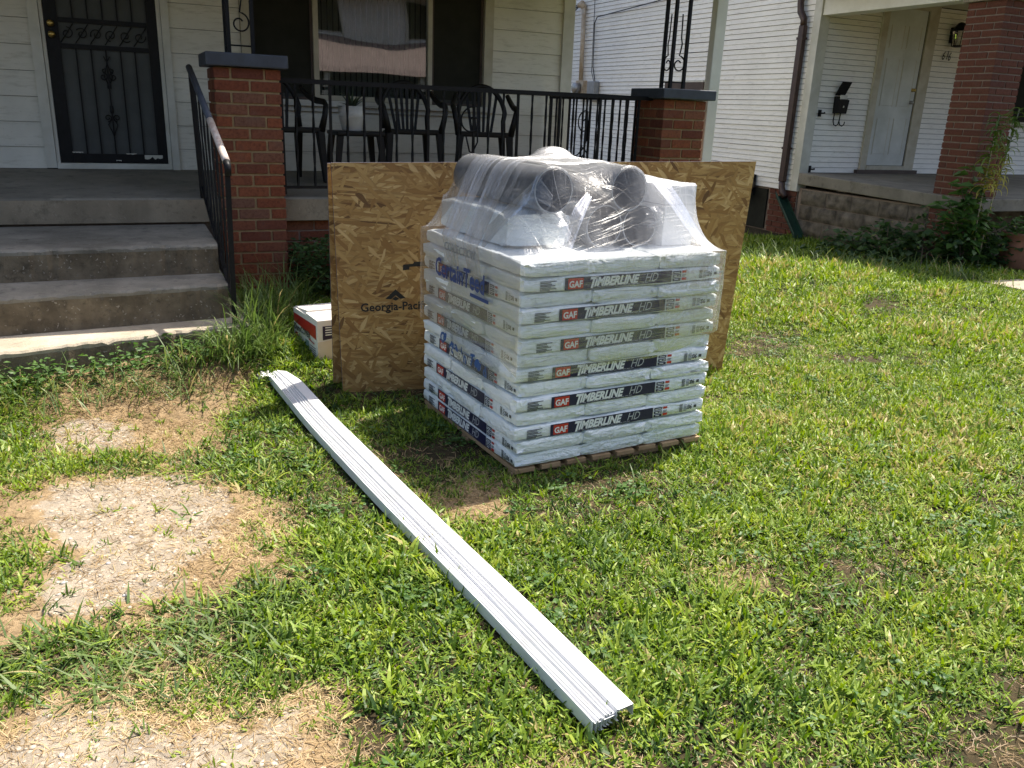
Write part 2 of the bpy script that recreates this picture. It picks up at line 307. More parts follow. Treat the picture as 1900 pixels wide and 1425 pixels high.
# ------------------------------------------------------------------ mesh helpers
class MB:
    def __init__(s): s.v = []; s.f = []
    def add(s, vs, fs):
        b = len(s.v); s.v.extend([tuple(p) for p in vs]); s.f.extend([tuple(b + i for i in f) for f in fs]); return s
    def box(s, x0, x1, y0, y1, z0, z1):
        return s.add([(x0, y0, z0), (x1, y0, z0), (x1, y1, z0), (x0, y1, z0), (x0, y0, z1), (x1, y0, z1), (x1, y1, z1), (x0, y1, z1)],
                     [(0, 3, 2, 1), (4, 5, 6, 7), (0, 1, 5, 4), (1, 2, 6, 5), (2, 3, 7, 6), (3, 0, 4, 7)])
    def hexa(s, p): return s.add(p, [(0, 3, 2, 1), (4, 5, 6, 7), (0, 1, 5, 4), (1, 2, 6, 5), (2, 3, 7, 6), (3, 0, 4, 7)])
    def tube(s, pts, r, n=8, square=False, cap=True, twist=0.0):
        pts = [Vector(p) for p in pts]; rs = r if isinstance(r, (list, tuple)) else [r] * len(pts)
        b = len(s.v); m = len(pts); n = 4 if square else n
        t0 = (pts[1] - pts[0]).normalized(); ref = Vector((0, 0, 1)) if abs(t0.z) < 0.9 else Vector((1, 0, 0))
        nrm = t0.cross(ref).normalized()
        for i, p in enumerate(pts):
            t = (pts[min(i + 1, m - 1)] - pts[max(i - 1, 0)]).normalized()
            nrm = (nrm - t * nrm.dot(t)).normalized(); bi = t.cross(nrm)
            for k in range(n):
                a = 2 * math.pi * (k + (0.5 if square else 0)) / n + twist * i
                q = p + (nrm * math.cos(a) + bi * math.sin(a)) * rs[i] * (1.414 if square else 1); s.v.append(tuple(q))
        for i in range(m - 1):
            for k in range(n):
                s.f.append((b + i * n + k, b + i * n + (k + 1) % n, b + (i + 1) * n + (k + 1) % n, b + (i + 1) * n + k))
        if cap:
            s.f.append(tuple(b + k for k in range(n))[::-1]); s.f.append(tuple(b + (m - 1) * n + k for k in range(n)))
        return s
    def lathe(s, prof, c=(0, 0, 0), n=24):
        b = len(s.v)
        for r, z in prof:
            for k in range(n):
                a = 2 * math.pi * k / n; s.v.append((c[0] + r * math.cos(a), c[1] + r * math.sin(a), c[2] + z))
        for i in range(len(prof) - 1):
            for k in range(n): s.f.append((b + i * n + k, b + i * n + (k + 1) % n, b + (i + 1) * n + (k + 1) % n, b + (i + 1) * n + k))
        s.f.append(tuple(b + k for k in range(n))[::-1]); s.f.append(tuple(b + (len(prof) - 1) * n + k for k in range(n)))
        return s
    def grid(s, P):
        b = len(s.v); a = len(P); c = len(P[0])
        for row in P: s.v.extend([tuple(q) for q in row])
        for i in range(a - 1):
            for j in range(c - 1): s.f.append((b + i * c + j, b + i * c + j + 1, b + (i + 1) * c + j + 1, b + (i + 1) * c + j))
        return s
    def mesh(s, name, mat=None, smooth=False):
        me = bpy.data.meshes.new(name); me.from_pydata(s.v, [], s.f); me.update()
        if mat: me.materials.append(MATS[mat])
        if smooth: me.polygons.foreach_set('use_smooth', [True] * len(me.polygons))
        return me

LOC = {}
def link(name, data, parent=None, label=None, cat=None, group=None, kind=None, M=None):
    o = bpy.data.objects.new(name, data); COL.objects.link(o)
    if M is not None: o.matrix_world = M
    if parent is not None:
        o.parent = parent; o.matrix_parent_inverse = Matrix.Translation(-Vector(LOC.get(parent, (0, 0, 0))))
    for k, v in (('label', label), ('category', cat), ('group', group), ('kind', kind)):
        if v: o[k] = v
    return o
def thing(name, loc, label, cat, group=None):
    o = bpy.data.objects.new(name, None); COL.objects.link(o); o.location = loc; o.empty_display_size = 0.1; LOC[o] = tuple(loc)
    o['label'] = label; o['category'] = cat
    if group: o['group'] = group
    return o
def part(name, mb, mat, parent=None, smooth=False, **k):
    return link(name, mb.mesh(name, mat, smooth), parent, **k)
def bevel(o, w, seg=2):
    m = o.modifiers.new('bevel', 'BEVEL'); m.width = w; m.segments = seg; m.limit_method = 'ANGLE'; return o
def sstep(a, b, x):
    t = np.clip((np.asarray(x, float) - a) / (b - a), 0, 1); return t * t * (3 - 2 * t)

# ------------------------------------------------------------------ terrain
def gz(x, y):
    x = np.asarray(x, float); y = np.asarray(y, float)
    wx = 1 - 0.75 * sstep(1.8, 3.8, x)
    z = 0.012 * np.clip(y, -3, 6) * wx
    z = z + 0.17 * sstep(4.05, 5.0, y) * (1 - sstep(0.9, 2.4, x))
    z = z + 0.10 * np.exp(-((x - 6.4) / 1.3) ** 2 - ((y - 5.9) / 1.1) ** 2)
    z = z - 0.06 * sstep(6.5, 8.5, y) * sstep(5, 7, x)
    z = z + 0.008 * np.sin(x * 3.1 + 1.3 * np.sin(y * 2.3)) * np.cos(y * 2.7 + x) + 0.005 * np.sin(x * 9.3 + y * 4.1) * np.sin(y * 8.1 - x * 3)
    return z
def gh(x, y): return float(gz(x, y))

CONC = [[(-0.36, 3.53), (-0.02, 3.55), (0.23, 3.41), (0.28, 3.18), (0.21, 2.88), (0.14, 2.74), (0.03, 2.6), (-0.13, 2.53), (-0.33, 2.6), (-0.4, 2.79), (-0.38, 3.05), (-0.44, 3.33)],
        [(-0.54, 4.14), (-0.3, 4.2), (-0.1, 4.1), (-0.08, 3.88), (-0.27, 3.83), (-0.48, 3.92)],
        [(-0.47, 1.95), (-0.37, 2.08), (-0.25, 2.14), (-0.09, 2.08), (0.12, 1.98), (0.24, 1.91), (0.29, 1.78), (0.24, 1.61), (0.2, 1.2), (-0.6, 1.2)]]
DRY = [[(-1.4, 4.92), (-0.7, 4.81), (-0.41, 5.01), (-0.06, 5.01), (0.37, 4.93), (0.56, 4.77), (0.39, 4.09), (0.26, 3.77), (0.36, 3.31), (0.43, 2.8), (0.42, 2.56), (0.34, 2.49), (0.2, 2.5), (0.15, 2.27), (0.24, 2.05), (0.35, 1.89), (0.35, 1.63), (0.31, 1.0), (-1.4, 1.0)],
       [(1.01, 2.92), (1.23, 3.01), (1.38, 2.9), (1.22, 2.7), (1.05, 2.73)], [(0.84, 1.54), (0.94, 1.47), (0.93, 1.4), (0.77, 1.43)], [(1.74, 2.12), (1.95, 2.08), (1.82, 1.98), (1.68, 2.01)]]
GREEN = [[(-0.48, 3.89), (-0.08, 3.78), (0.09, 3.63), (0.42, 3.58), (0.42, 3.37), (0.22, 3.38), (-0.08, 3.54), (-0.34, 3.55), (-0.5, 3.58)],
         [(-0.57, 2.39), (-0.34, 2.46), (-0.2, 2.49), (0.03, 2.5), (0.24, 2.52), (0.4, 2.46), (0.32, 2.0), (0.2, 1.99), (0.07, 2.07), (-0.04, 2.06), (-0.22, 2.13), (-0.37, 2.08), (-0.52, 2.02), (-1, 2.1), (-1, 2.5)],
         [(-1.0, 3.2), (-0.44, 3.11), (-0.39, 2.86), (-0.41, 2.63), (-1.0, 2.6)], [(-1.6, 5.6), (0.09, 5.24), (0.5, 5.24), (0.46, 4.9), (-0.06, 4.92), (-0.46, 4.88), (-1.6, 4.75)],
         [(-0.9, 4.59), (-0.47, 4.7), (-0.39, 3.8), (-0.58, 3.63), (-0.9, 3.6)]]
def sdf(poly, X, Y):
    """signed distance to a polygon, negative inside"""
    d = np.full(X.shape, 1e9); ins = np.zeros(X.shape, bool); n = len(poly)
    for i in range(n):
        ax, ay = poly[i]; bx, by = poly[(i + 1) % n]
        ex, ey = bx - ax, by - ay; wx, wy = X - ax, Y - ay
        t = np.clip((wx * ex + wy * ey) / (ex * ex + ey * ey), 0, 1)
        d = np.minimum(d, np.hypot(wx - t * ex, wy - t * ey))
        c = ((ay > Y) != (by > Y)) & (X < (bx - ax) * (Y - ay) / (by - ay + 1e-12) + ax); ins ^= c
    return np.where(ins, -d, d)
def pmask(polys, X, Y, soft):
    m = np.zeros(X.shape)
    for p in polys: m = np.maximum(m, np.clip(0.5 - sdf(p, X, Y) / (2 * soft), 0, 1))
    return m
def gnoise(X, Y, s, seed):
    r = np.random.RandomState(seed); out = np.zeros(X.shape); amp = 1; tot = 0
    for o in range(4):
        for k in range(5):
            a = r.uniform(0, 6.28); ph = r.uniform(0, 6.28); f = s * 2 ** o * r.uniform(0.7, 1.4)
            out += amp * np.sin((X * math.cos(a) + Y * math.sin(a)) * f + ph) * 0.45
        tot += amp; amp *= 0.6
    return out / tot
def masks(X, Y):
    wx_, wy_ = X + 0.09 * gnoise(X, Y, 8, 51), Y + 0.12 * gnoise(X, Y, 8, 52)
    dry = pmask(DRY, wx_, wy_, 0.10); con = pmask(CONC, wx_, wy_, 0.12); gr = pmask(GREEN, wx_, wy_, 0.09)
    sp = np.clip((gnoise(X, Y, 6.5, 3) - 0.60) * 1.5, 0, 0.45) * (Y < 6) * (1 - 0.75 * sstep(1.2, 2.2, X))      # small dead spots in the lawn
    dry = np.maximum(dry * (1 - 0.55 * gr), sp); con = con * (1 - 0.7 * gr)
    return dry, con, gr

def make_ground():
    def sheet(name, xs, ys, drop=0.0):
        X, Y = np.meshgrid(xs, ys); Zg = gz(X, Y) - drop
        v = np.stack([X.ravel(), Y.ravel(), Zg.ravel()], 1); nx, ny = len(xs), len(ys)
        i = np.arange(nx * ny).reshape(ny, nx); f = np.stack([i[:-1, :-1].ravel(), i[:-1, 1:].ravel(), i[1:, 1:].ravel(), i[1:, :-1].ravel()], 1)
        me = bpy.data.meshes.new(name); me.from_pydata(v.tolist(), [], f.tolist()); me.update()
        d, c, g = masks(X.ravel(), Y.ravel())
        for nm, a in (('dry', d), ('conc', c)):
            at = me.attributes.new(nm, 'FLOAT', 'POINT'); at.data.foreach_set('value', a.astype(np.float32))
        me.polygons.foreach_set('use_smooth', [True] * len(me.polygons)); me.materials.append(MATS['lawn_soil']); return me
    fine = lambda a, b, st: np.arange(a, b + 1e-6, st)
    xs = np.concatenate([np.array([-400, -150, -60, -25, -12, -7, -4.5, -3]), fine(-2, 3, 0.03), fine(3.1, 11, 0.1), np.array([12, 14, 18, 26, 60, 150, 400])])
    ys = np.concatenate([np.array([-400, -150, -60, -28, -15, -9, -5, -2, -0.5]), fine(0.5, 5.6, 0.03), fine(5.7, 12, 0.1), np.array([14, 18, 26, 60, 150, 400])])
    link('ground', sheet('ground', xs, ys), kind='structure')
make_ground()

# ------------------------------------------------------------------ shared pieces
def unit_brick():
    mb = MB(); mb.box(-0.5, 0.5, -0.5, 0.5, -0.5, 0.5); me = mb.mesh('brick')
    import bmesh
    bm = bmesh.new(); bm.from_mesh(me); bmesh.ops.bevel(bm, geom=list(bm.edges), offset=0.03, segments=1, affect='EDGES', profile=0.5); bm.to_mesh(me); bm.free(); return me
BRICKS = {}
def brick(parent, c, d, mat, rz=0.0, name='brick'):
    if mat not in BRICKS:
        BRICKS[mat] = unit_brick(); BRICKS[mat].materials.append(MATS[mat])
    j = lambda a: rnd.uniform(-a, a)
    M = Matrix.Translation((c[0] + j(.0012), c[1] + j(.0012), c[2] + j(.001))) @ Matrix.Rotation(rz + j(.006), 4, 'Z') @ Matrix.Diagonal((d[0], d[1], d[2], 1))
    return link(name, BRICKS[mat], parent, M=M)

def brick_pillar(house, x0, x1, y0, y1, z0, z1, course, mat, mortar, name='brick_pillar'):
    e = 0.009
    p = part(name, MB().box(x0 + e, x1 - e, y0 + e, y1 - e, z0, z1 - 0.003), mortar, house)
    n = int(round((z1 - z0) / course)); jt = 0.0135; h = (z1 - z0) / n; w = 0.10
    for i in range(n):
        zc = z0 + (i + 0.5) * h; hh = h - jt; o = rnd.uniform(-0.012, 0.012)
        if i % 2 == 0:
            xm = (x0 + x1) / 2 + o
            for (ya, yb) in ((y0, y0 + w), (y1 - w, y1)):
                brick(p, ((x0 + xm - jt / 2) / 2, (ya + yb) / 2, zc), (xm - jt / 2 - x0, yb - ya, hh), mat)
                brick(p, ((x1 + xm + jt / 2) / 2, (ya + yb) / 2, zc), (x1 - xm - jt / 2, yb - ya, hh), mat)
            for (xa, xb) in ((x0, x0 + w), (x1 - w, x1)):
                brick(p, ((xa + xb) / 2, (y0 + y1) / 2, zc), (xb - xa, y1 - y0 - 2 * w - 2 * jt, hh), mat)
        else:
            ym = (y0 + y1) / 2 + o
            for (xa, xb) in ((x0, x0 + w), (x1 - w, x1)):
                brick(p, ((xa + xb) / 2, (y0 + ym - jt / 2) / 2, zc), (xb - xa, ym - jt / 2 - y0, hh), mat)
                brick(p, ((xa + xb) / 2, (y1 + ym + jt / 2) / 2, zc), (xb - xa, y1 - ym - jt / 2, hh), mat)
            for (ya, yb) in ((y0, y0 + w), (y1 - w, y1)):
                brick(p, ((x0 + x1) / 2, (ya + yb) / 2, zc), (x1 - x0 - 2 * w - 2 * jt, yb - ya, hh), mat)
    return p

def boards_x(parent, segs, y, z0, z1, ex, th, mat, zref, gp=0.003):
    """lap siding running along x, facing -y; one mesh object per board"""
    k = math.floor((z0 - zref) / ex)
    while zref + k * ex < z1 - 0.01:
        a = max(z0, zref + k * ex); b = min(z1, zref + (k + 1) * ex)
        for (xa, xb) in segs:
            d = rnd.uniform(-0.0012, 0.0012)
            MBo = MB().hexa([(xa, y - th + d, a), (xb, y - th + d, a), (xb, y, a), (xa, y, a), (xa, y - th * 0.25 + d, b - gp), (xb, y - th * 0.25 + d, b - gp), (xb, y, b - gp), (xa, y, b - gp)])
            part('siding_board', MBo, mat, parent)
        k += 1
def boards_y(parent, segs, x, z0, z1, ex, th, mat, zref, gp=0.0055):
    """lap siding running along y, facing -x"""
    k = math.floor((z0 - zref) / ex)
    while zref + k * ex < z1 - 0.01:
        a = max(z0, zref + k * ex); b = min(z1, zref + (k + 1) * ex)
        cut = rnd.uniform(10.2, 17)
        for (ya, yb) in [(segs[0][0], cut), (cut + 0.004, segs[0][1])]:
            d = rnd.uniform(-0.002, 0.002); s_ = rnd.uniform(-0.004, 0.004)
            part('siding_board', MB().hexa([(x - th + d, yb, a + s_), (x - th + d, ya, a), (x, ya, a), (x, yb, a + s_), (x - th * 0.3 + d, yb, b - gp + s_), (x - th * 0.3 + d, ya, b - gp), (x, ya, b - gp), (x, yb, b - gp + s_)]), mat, parent)
        k += 1
def spiral(cx, cz, r0, r1, a0, turns, n=26):
    return [(cx + (r0 + (r1 - r0) * i / n) * math.cos(a0 + turns * 2 * math.pi * i / n), cz + (r0 + (r1 - r0) * i / n) * math.sin(a0 + turns * 2 * math.pi * i / n)) for i in range(n + 1)]

# ------------------------------------------------------------------ main house
YW = 7.95
house = thing('house', (1.0, 8.0, 0.2), 'cream sided house with dark security door, wide window and shaded porch', 'house')
core = MB()
core.box(-6, 1.06, YW + 0.002, 13, 0.1, 5.6); core.box(3.22, 4.10, YW + 0.002, 13, 0.1, 5.6); core.box(1.06, 3.22, YW + 0.002, 13, 0.1, 1.60)
core.box(1.06, 3.22, YW + 0.002, 13, 2.95, 5.6); core.box(1.06, 3.22, YW + 0.30, 13, 1.60, 2.95)
part('wall', core, 'dark_core', house)
ZS = 1.108; EX = 0.1915
boards_x(house, [(-3.2, -0.575)], YW, 0.94, 3.05, EX, 0.017, 'house_siding', ZS)
boards_x(house, [(0.433, 0.99)], YW, 0.935, 3.05, EX, 0.017, 'house_siding', ZS)
boards_x(house, [(3.29, 4.03)], YW, 0.93, 3.05, EX, 0.017, 'house_siding', ZS)
boards_x(house, [(0.993, 3.287)], YW, 0.935, 1.455, EX, 0.017, 'house_siding', ZS)
part('corner_board', MB().box(4.03, 4.15, YW - 0.035, YW + 0.10, 0.55, 3.1), 'trim_white', house)
part('side_wall', MB().box(4.10, 4.13, YW + 0.10, 13, 0.5, 5.6), 'house_siding', house)
# porch slab, foundation, roof
slab = MB().hexa([(-3.2, 6.29, 0.705), (4.45, 6.29, 0.705), (4.45, YW, 0.70), (-3.2, YW, 0.70), (-3.2, 6.29, 0.875), (4.45, 6.29, 0.875), (4.45, YW, 0.937), (-3.2, YW, 0.937)])
bevel(part('porch_slab', slab, 'porch_concrete', house), 0.012)
part('slab_face', MB().box(-3.2, 4.45, 6.2865, 6.291, 0.712, 0.862), 'slab_face', house)
fw = part('foundation_wall', MB().box(-3.0, 4.2, 6.37, 7.9, -0.1, 0.703), 'mortar_grey', house)
for i in range(8):
    zc = 0.665 - i * 0.0775; x = 1.03 - (0.11 if i % 2 else 0)
    while x < 4.1:
        xa = max(x, 1.03); xb = min(x + 0.212, 4.1)
        if xb - xa > 0.03: brick(fw, ((xa + xb) / 2, 6.40, zc), (xb - xa, 0.08, 0.066), 'brick_red')
        x += 0.224
roof = part('porch_roof', MB().box(-3.6, 4.85, 5.50, 8.3, 2.86, 3.02), 'fascia_white', house)
part('roof_shingles', MB().hexa([(-3.7, 5.42, 3.025), (4.95, 5.42, 3.025), (4.95, 8.3, 3.025), (-3.7, 8.3, 3.025), (-3.7, 5.42, 3.05), (4.95, 5.42, 3.05), (4.95, 8.3, 3.75), (-3.7, 8.3, 3.75)]), 'roof_shingle', roof)
# pillars and caps
p1 = brick_pillar(house, 0.583, 1.012, 6.14, 6.57, 0.05, 1.735, 0.0766, 'brick_red', 'mortar_tan')
bevel(part('pillar_cap', MB().box(0.535, 1.06, 6.095, 6.615, 1.737, 1.822), 'blue_black_paint', p1), 0.008)
p2 = brick_pillar(house, 4.09, 4.505, 6.14, 6.56, -0.05, 1.672, 0.0766, 'brick_red', 'mortar_tan')
bevel(part('pillar_cap', MB().box(4.045, 4.565, 6.09, 6.605, 1.674, 1.755), 'blue_black_paint', p2), 0.008)
# wrought-iron columns on the pillars
def iron_column(cx, cy, z0, z1, w):
    t = thing('iron_column', (cx, cy, z0), 'x', 'column')
    posts = [(cx, cy), (cx + w, cy), (cx, cy + w)]
    for (x, y) in posts: part('post', MB().tube([(x, y, z0), (x, y, z1)], 0.0125, square=True), 'black_iron', t)
    for ax in (0, 1):
        def pt(s_, z): return (cx + s_, cy, z) if ax == 0 else (cx, cy + s_, z)
        part('cross_bar', MB().tube([pt(0, z0 + 0.055), pt(w, z0 + 0.055)], 0.006, 6), 'black_iron', t)
        z = z0 + 0.12; k = 0
        while z + 0.5 < z1:
            m = -1 if k % 2 else 1; c = w / 2
            sp = spiral(c, z + 0.075, 0.022, 0.068, 0.6, 1.15)
            sp = [(c + (q[0] - c) * m, q[1]) for q in sp]
            up = sp + [(c + m * 0.03 * (1 - i / 8) * (1 if i < 4 else .4), z + 0.10 + 0.045 * i) for i in range(3, 9)]
            part('scroll', MB().tube([pt(q[0], q[1]) for q in up], 0.006, 6), 'black_iron', t, True)
            z += 0.5; k += 1
    return t
c1 = iron_column(0.71, 6.30, 1.822, 2.86, 0.155); c1['label'] = 'black wrought iron column with scrolls standing on the pillar beside the steps'
c2 = iron_column(4.215, 6.27, 1.755, 2.86, 0.13); c2['label'] = 'black wrought iron column with scrolls standing on the far right porch pillar'
# security door
dr = part('security_door', MB().box(-0.40, 0.30, YW - 0.012, YW, 0.99, 3.0), 'door_mesh', house)
part('door_trim', MB().box(-0.575, -0.50, YW - 0.045, YW, 0.945, 3.08), 'trim_white', house); part('door_trim', MB().box(-0.497, -0.472, YW - 0.03, YW, 0.975, 3.0), 'trim_white', house)
part('door_trim', MB().box(0.375, 0.433, YW - 0.045, YW, 0.935, 3.08), 'trim_white', house); part('door_trim', MB().box(0.342, 0.372, YW - 0.03, YW, 0.975, 3.0), 'trim_white', house)
bevel(part('door_sill', MB().box(-0.497, 0.372, YW - 0.05, YW, 0.938, 0.985), 'trim_white', house), 0.004)
part('stile', MB().box(-0.47, -0.375, YW - 0.032, YW - 0.013, 0.99, 3.0), 'black_iron', dr); part('stile', MB().box(0.265, 0.34, YW - 0.032, YW - 0.013, 0.99, 3.0), 'black_iron', dr)
part('kick_rail', MB().box(-0.373, 0.263, YW - 0.031, YW - 0.013, 0.992, 1.06), 'black_iron', dr)
part('rail', MB().box(-0.373, 0.263, YW - 0.031, YW - 0.013, 1.86, 1.895), 'black_iron', dr); part('rail', MB().box(-0.373, 0.263, YW - 0.031, YW - 0.013, 2.05, 2.085), 'black_iron', dr)
for i in range(1, 6):
    x = -0.375 + 0.64 * i / 6
    part('bar', MB().tube([(x, YW - 0.024, 1.06), (x, YW - 0.024, 1.86)], 0.0055, square=True), 'black_iron', dr); part('bar', MB().tube([(x, YW - 0.024, 2.085), (x, YW - 0.024, 2.99)], 0.0055, square=True), 'black_iron', dr)
def wire(pts, r, parent, y=YW - 0.028, name='scroll'): part(name, MB().tube([(x, y, z) for x, z in pts], r, 6), 'black_iron', parent, True)
for i in range(6):
    c = -0.32 + 0.105 * i
    wire(spiral(c, 1.972, 0.012, 0.045, 0.3 + i, 1.2, 18), 0.004, dr); wire([(c - 0.05, 1.90), (c, 1.97), (c + 0.05, 2.045)], 0.004, dr)
cx = -0.055
for s_ in (-1, 1):
    m = lambda L, s_=s_: [(cx + s_ * (x), z) for x, z in L]
    wire(m(spiral(0.035, 1.66, 0.008, 0.032, 3.4, -1.3, 16)), 0.0045, dr); wire(m(spiral(0.033, 1.345, 0.008, 0.03, -3.4, 1.3, 16)), 0.0045, dr)
    wire(m([(0.003, 1.60), (0.03, 1.66), (0.012, 1.72), (0.0, 1.76)]), 0.0045, dr); wire(m([(0.004, 1.78), (0.015, 1.80), (0.022, 1.815)]), 0.004, dr)
    wire(m([(0.003, 1.35), (0.035, 1.29), (0.012, 1.24), (0.0, 1.20)]), 0.0045, dr); wire(m(spiral(0.03, 1.71, 0.006, 0.018, 2.6, -1.1, 12)), 0.004, dr)
wire([(cx, 1.58)] + [(cx + 0.055 * math.sin(a), 1.53 + 0.05 * math.cos(a)) for a in np.linspace(0, -3.9, 14)], 0.005, dr); wire([(cx, 1.58)] + [(cx + 0.055 * math.sin(a), 1.525 + 0.055 * math.cos(a)) for a in np.linspace(0, 3.3, 14)] + [(cx + 0.02, 1.46), (cx + 0.05, 1.45), (cx + 0.058, 1.40), (cx + 0.03, 1.37)], 0.005, dr)
part('collar', MB().lathe([(0.014, 0), (0.016, 0.02), (0.012, 0.05)], (cx, YW - 0.024, 1.57), 10), 'black_iron', dr); part('collar', MB().lathe([(0.012, 0), (0.016, 0.02), (0.012, 0.06)], (cx, YW - 0.024, 1.38), 10), 'black_iron', dr)
def knob_mb(x, y, z):
    b = MB().lathe([(0.025, 0), (0.026, 0.006), (0.016, 0.012), (0.014, 0.025), (0.024, 0.035), (0.024, 0.045), (0.012, 0.055)], n=18)
    b.v = [(x + v[0], y - v[2], z + v[1]) for v in b.v]; return b
part('knob', knob_mb(-0.425, YW - 0.033, 2.035), 'brass', dr, True); part('deadbolt', knob_mb(-0.425, YW - 0.033, 1.955), 'brass', dr, True)
for x0, x1, z0, h in ((-0.38, -0.30, 1.062, 0.012), (0.02, 0.10, 1.056, 0.01), (0.16, 0.30, 1.01, 0.045), (-0.06, -0.02, 1.0, 0.012)):
    pts = [(x0, YW - 0.0335, z0 + h)] + [(x0 + (x1 - x0) * i / 7, YW - 0.0335, z0 + h * rnd.uniform(0.1, 0.7)) for i in range(8)] + [(x1, YW - 0.0335, z0 + h)]
    b = MB(); b.add(pts, [tuple(range(len(pts)))]); part('chipped_paint', b, 'trim_white', dr, label='bare pale patch where the black paint has chipped off')
# window
win = part('window', MB().box(0.993, 1.07, YW - 0.05, YW, 1.53, 3.03).box(3.20, 3.287, YW - 0.05, YW, 1.53, 3.03), 'trim_cream', house)
part('sill', MB().box(0.96, 3.32, YW - 0.085, YW, 1.50, 1.55), 'trim_white', win); part('apron', MB().box(0.995, 3.285, YW - 0.04, YW, 1.455, 1.497), 'trim_white', win)
part('head', MB().box(1.072, 3.198, YW - 0.05, YW, 2.94, 3.03), 'trim_cream', win)
part('mullion', MB().box(1.60, 1.645, YW - 0.028, YW + 0.05, 1.552, 2.938), 'trim_cream', win); part('mullion', MB().box(2.65, 2.69, YW - 0.028, YW + 0.05, 1.552, 2.938), 'trim_cream', win)
part('sash', MB().box(1.647, 2.648, YW - 0.01, YW + 0.03, 1.552, 1.595), 'trim_cream', win)
part('pane', MB().box(1.647, 2.648, YW + 0.006, YW + 0.010, 1.597, 2.938), 'window_glass', win)
for a, b in ((1.074, 1.598), (2.692, 3.196)):
    part('screen', MB().box(a + 0.02, b - 0.02, YW + 0.004, YW + 0.006, 1.575, 2.938), 'insect_screen', win)
    part('screen_frame', MB().box(a, a + 0.02, YW - 0.005, YW + 0.015, 1.555, 2.938).box(b - 0.02, b, YW - 0.005, YW + 0.015, 1.555, 2.938).box(a + 0.0205, b - 0.0205, YW - 0.005, YW + 0.015, 1.555, 1.573), 'brown_board', win)
x = 1.655
while x < 2.64:
    b = MB(); a = 0.2
    b.add([(x, YW + 0.10, 1.60), (x + 0.045, YW + 0.115, 1.60), (x + 0.045, YW + 0.115, 2.93), (x, YW + 0.10, 2.93)], [(0, 1, 2, 3)]); part('blind_slat', b, 'blind_grey', win); x += 0.0508
# white downspout behind the right pillar
ds = MB().box(4.725, 4.835, 6.42, 6.50, 0.1, 2.86); bevel(part('downspout', ds, 'fascia_white', house), 0.008)

# ------------------------------------------------------------------ steps
st = thing('concrete_steps', (0, 5.5, 0.1), 'weathered concrete steps leading up to the porch with a sunlit bottom tread', 'steps')
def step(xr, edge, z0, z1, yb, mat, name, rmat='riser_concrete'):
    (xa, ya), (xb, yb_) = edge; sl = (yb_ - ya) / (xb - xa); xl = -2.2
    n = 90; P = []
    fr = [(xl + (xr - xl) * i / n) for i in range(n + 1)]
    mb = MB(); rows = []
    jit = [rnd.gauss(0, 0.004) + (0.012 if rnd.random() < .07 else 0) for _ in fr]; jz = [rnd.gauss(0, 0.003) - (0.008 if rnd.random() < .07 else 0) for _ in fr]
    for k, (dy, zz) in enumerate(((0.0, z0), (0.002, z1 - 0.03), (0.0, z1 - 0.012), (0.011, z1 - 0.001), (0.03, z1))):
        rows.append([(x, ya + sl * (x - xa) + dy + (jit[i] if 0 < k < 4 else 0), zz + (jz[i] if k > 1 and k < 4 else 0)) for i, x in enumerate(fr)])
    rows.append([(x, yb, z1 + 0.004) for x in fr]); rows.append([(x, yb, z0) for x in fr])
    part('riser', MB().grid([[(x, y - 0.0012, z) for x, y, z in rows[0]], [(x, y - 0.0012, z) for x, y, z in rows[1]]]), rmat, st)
    mb.grid(rows); m = len(fr)
    mb.add([r[-1] for r in rows], [tuple(range(len(rows)))]); mb.add([r[0] for r in rows], [tuple(range(len(rows)))[::-1]])
    return part(name, mb, mat, st)
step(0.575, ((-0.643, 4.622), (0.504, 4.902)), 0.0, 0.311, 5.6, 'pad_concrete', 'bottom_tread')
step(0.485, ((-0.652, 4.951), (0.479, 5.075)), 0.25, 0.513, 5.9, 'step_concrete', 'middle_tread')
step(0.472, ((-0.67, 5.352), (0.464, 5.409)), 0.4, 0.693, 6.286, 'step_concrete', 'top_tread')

# ------------------------------------------------------------------ step handrail
hr = thing('step_handrail', (0.49, 5.6, 0.6), 'black iron handrail with worn white grip running down the porch steps', 'handrail')
A0, A1 = Vector((0.452, 6.33, 1.715)), Vector((0.505, 4.97, 1.225))
part('post', MB().tube([(0.475, 6.30, 0.875), (0.455, 6.30, 1.69)], 0.0155, square=True), 'black_iron', hr); part('post', MB().tube([(0.495, 4.925, 0.311), (0.508, 4.935, 1.19)], 0.0135, square=True), 'black_iron', hr)
L = lambda t: A0.lerp(A1, t)
part('top_rail', MB().tube([L(-0.02), L(0.62)], 0.021, 10), 'blue_black_paint', hr, True); part('worn_grip', MB().tube([L(0.6201), L(0.8), L(0.97), (0.507, 4.945, 1.213)], 0.0212, 10), 'worn_paint', hr, True, label='white and rusty bare stretch of the grip')
part('rail_end', MB().tube([(0.507, 4.9445, 1.2125), (0.509, 4.918, 1.19), (0.510, 4.913, 1.14)], [0.0205, 0.019, 0.016], 10), 'black_iron', hr, True)
B0, B1 = Vector((0.476, 6.27, 0.945)), Vector((0.497, 4.94, 0.435))
part('bottom_rail', MB().tube([B0, B1], 0.011, square=True), 'black_iron', hr)
for i in range(1, 8):
    t = i / 8; a = B0.lerp(B1, t); b = A0.lerp(A1, t * 0.97 + 0.02); b.z -= 0.018
    part('baluster', MB().tube([a.lerp(b, k / 10) for k in range(11)], 0.0052, square=True, twist=0.5), 'black_iron', hr)

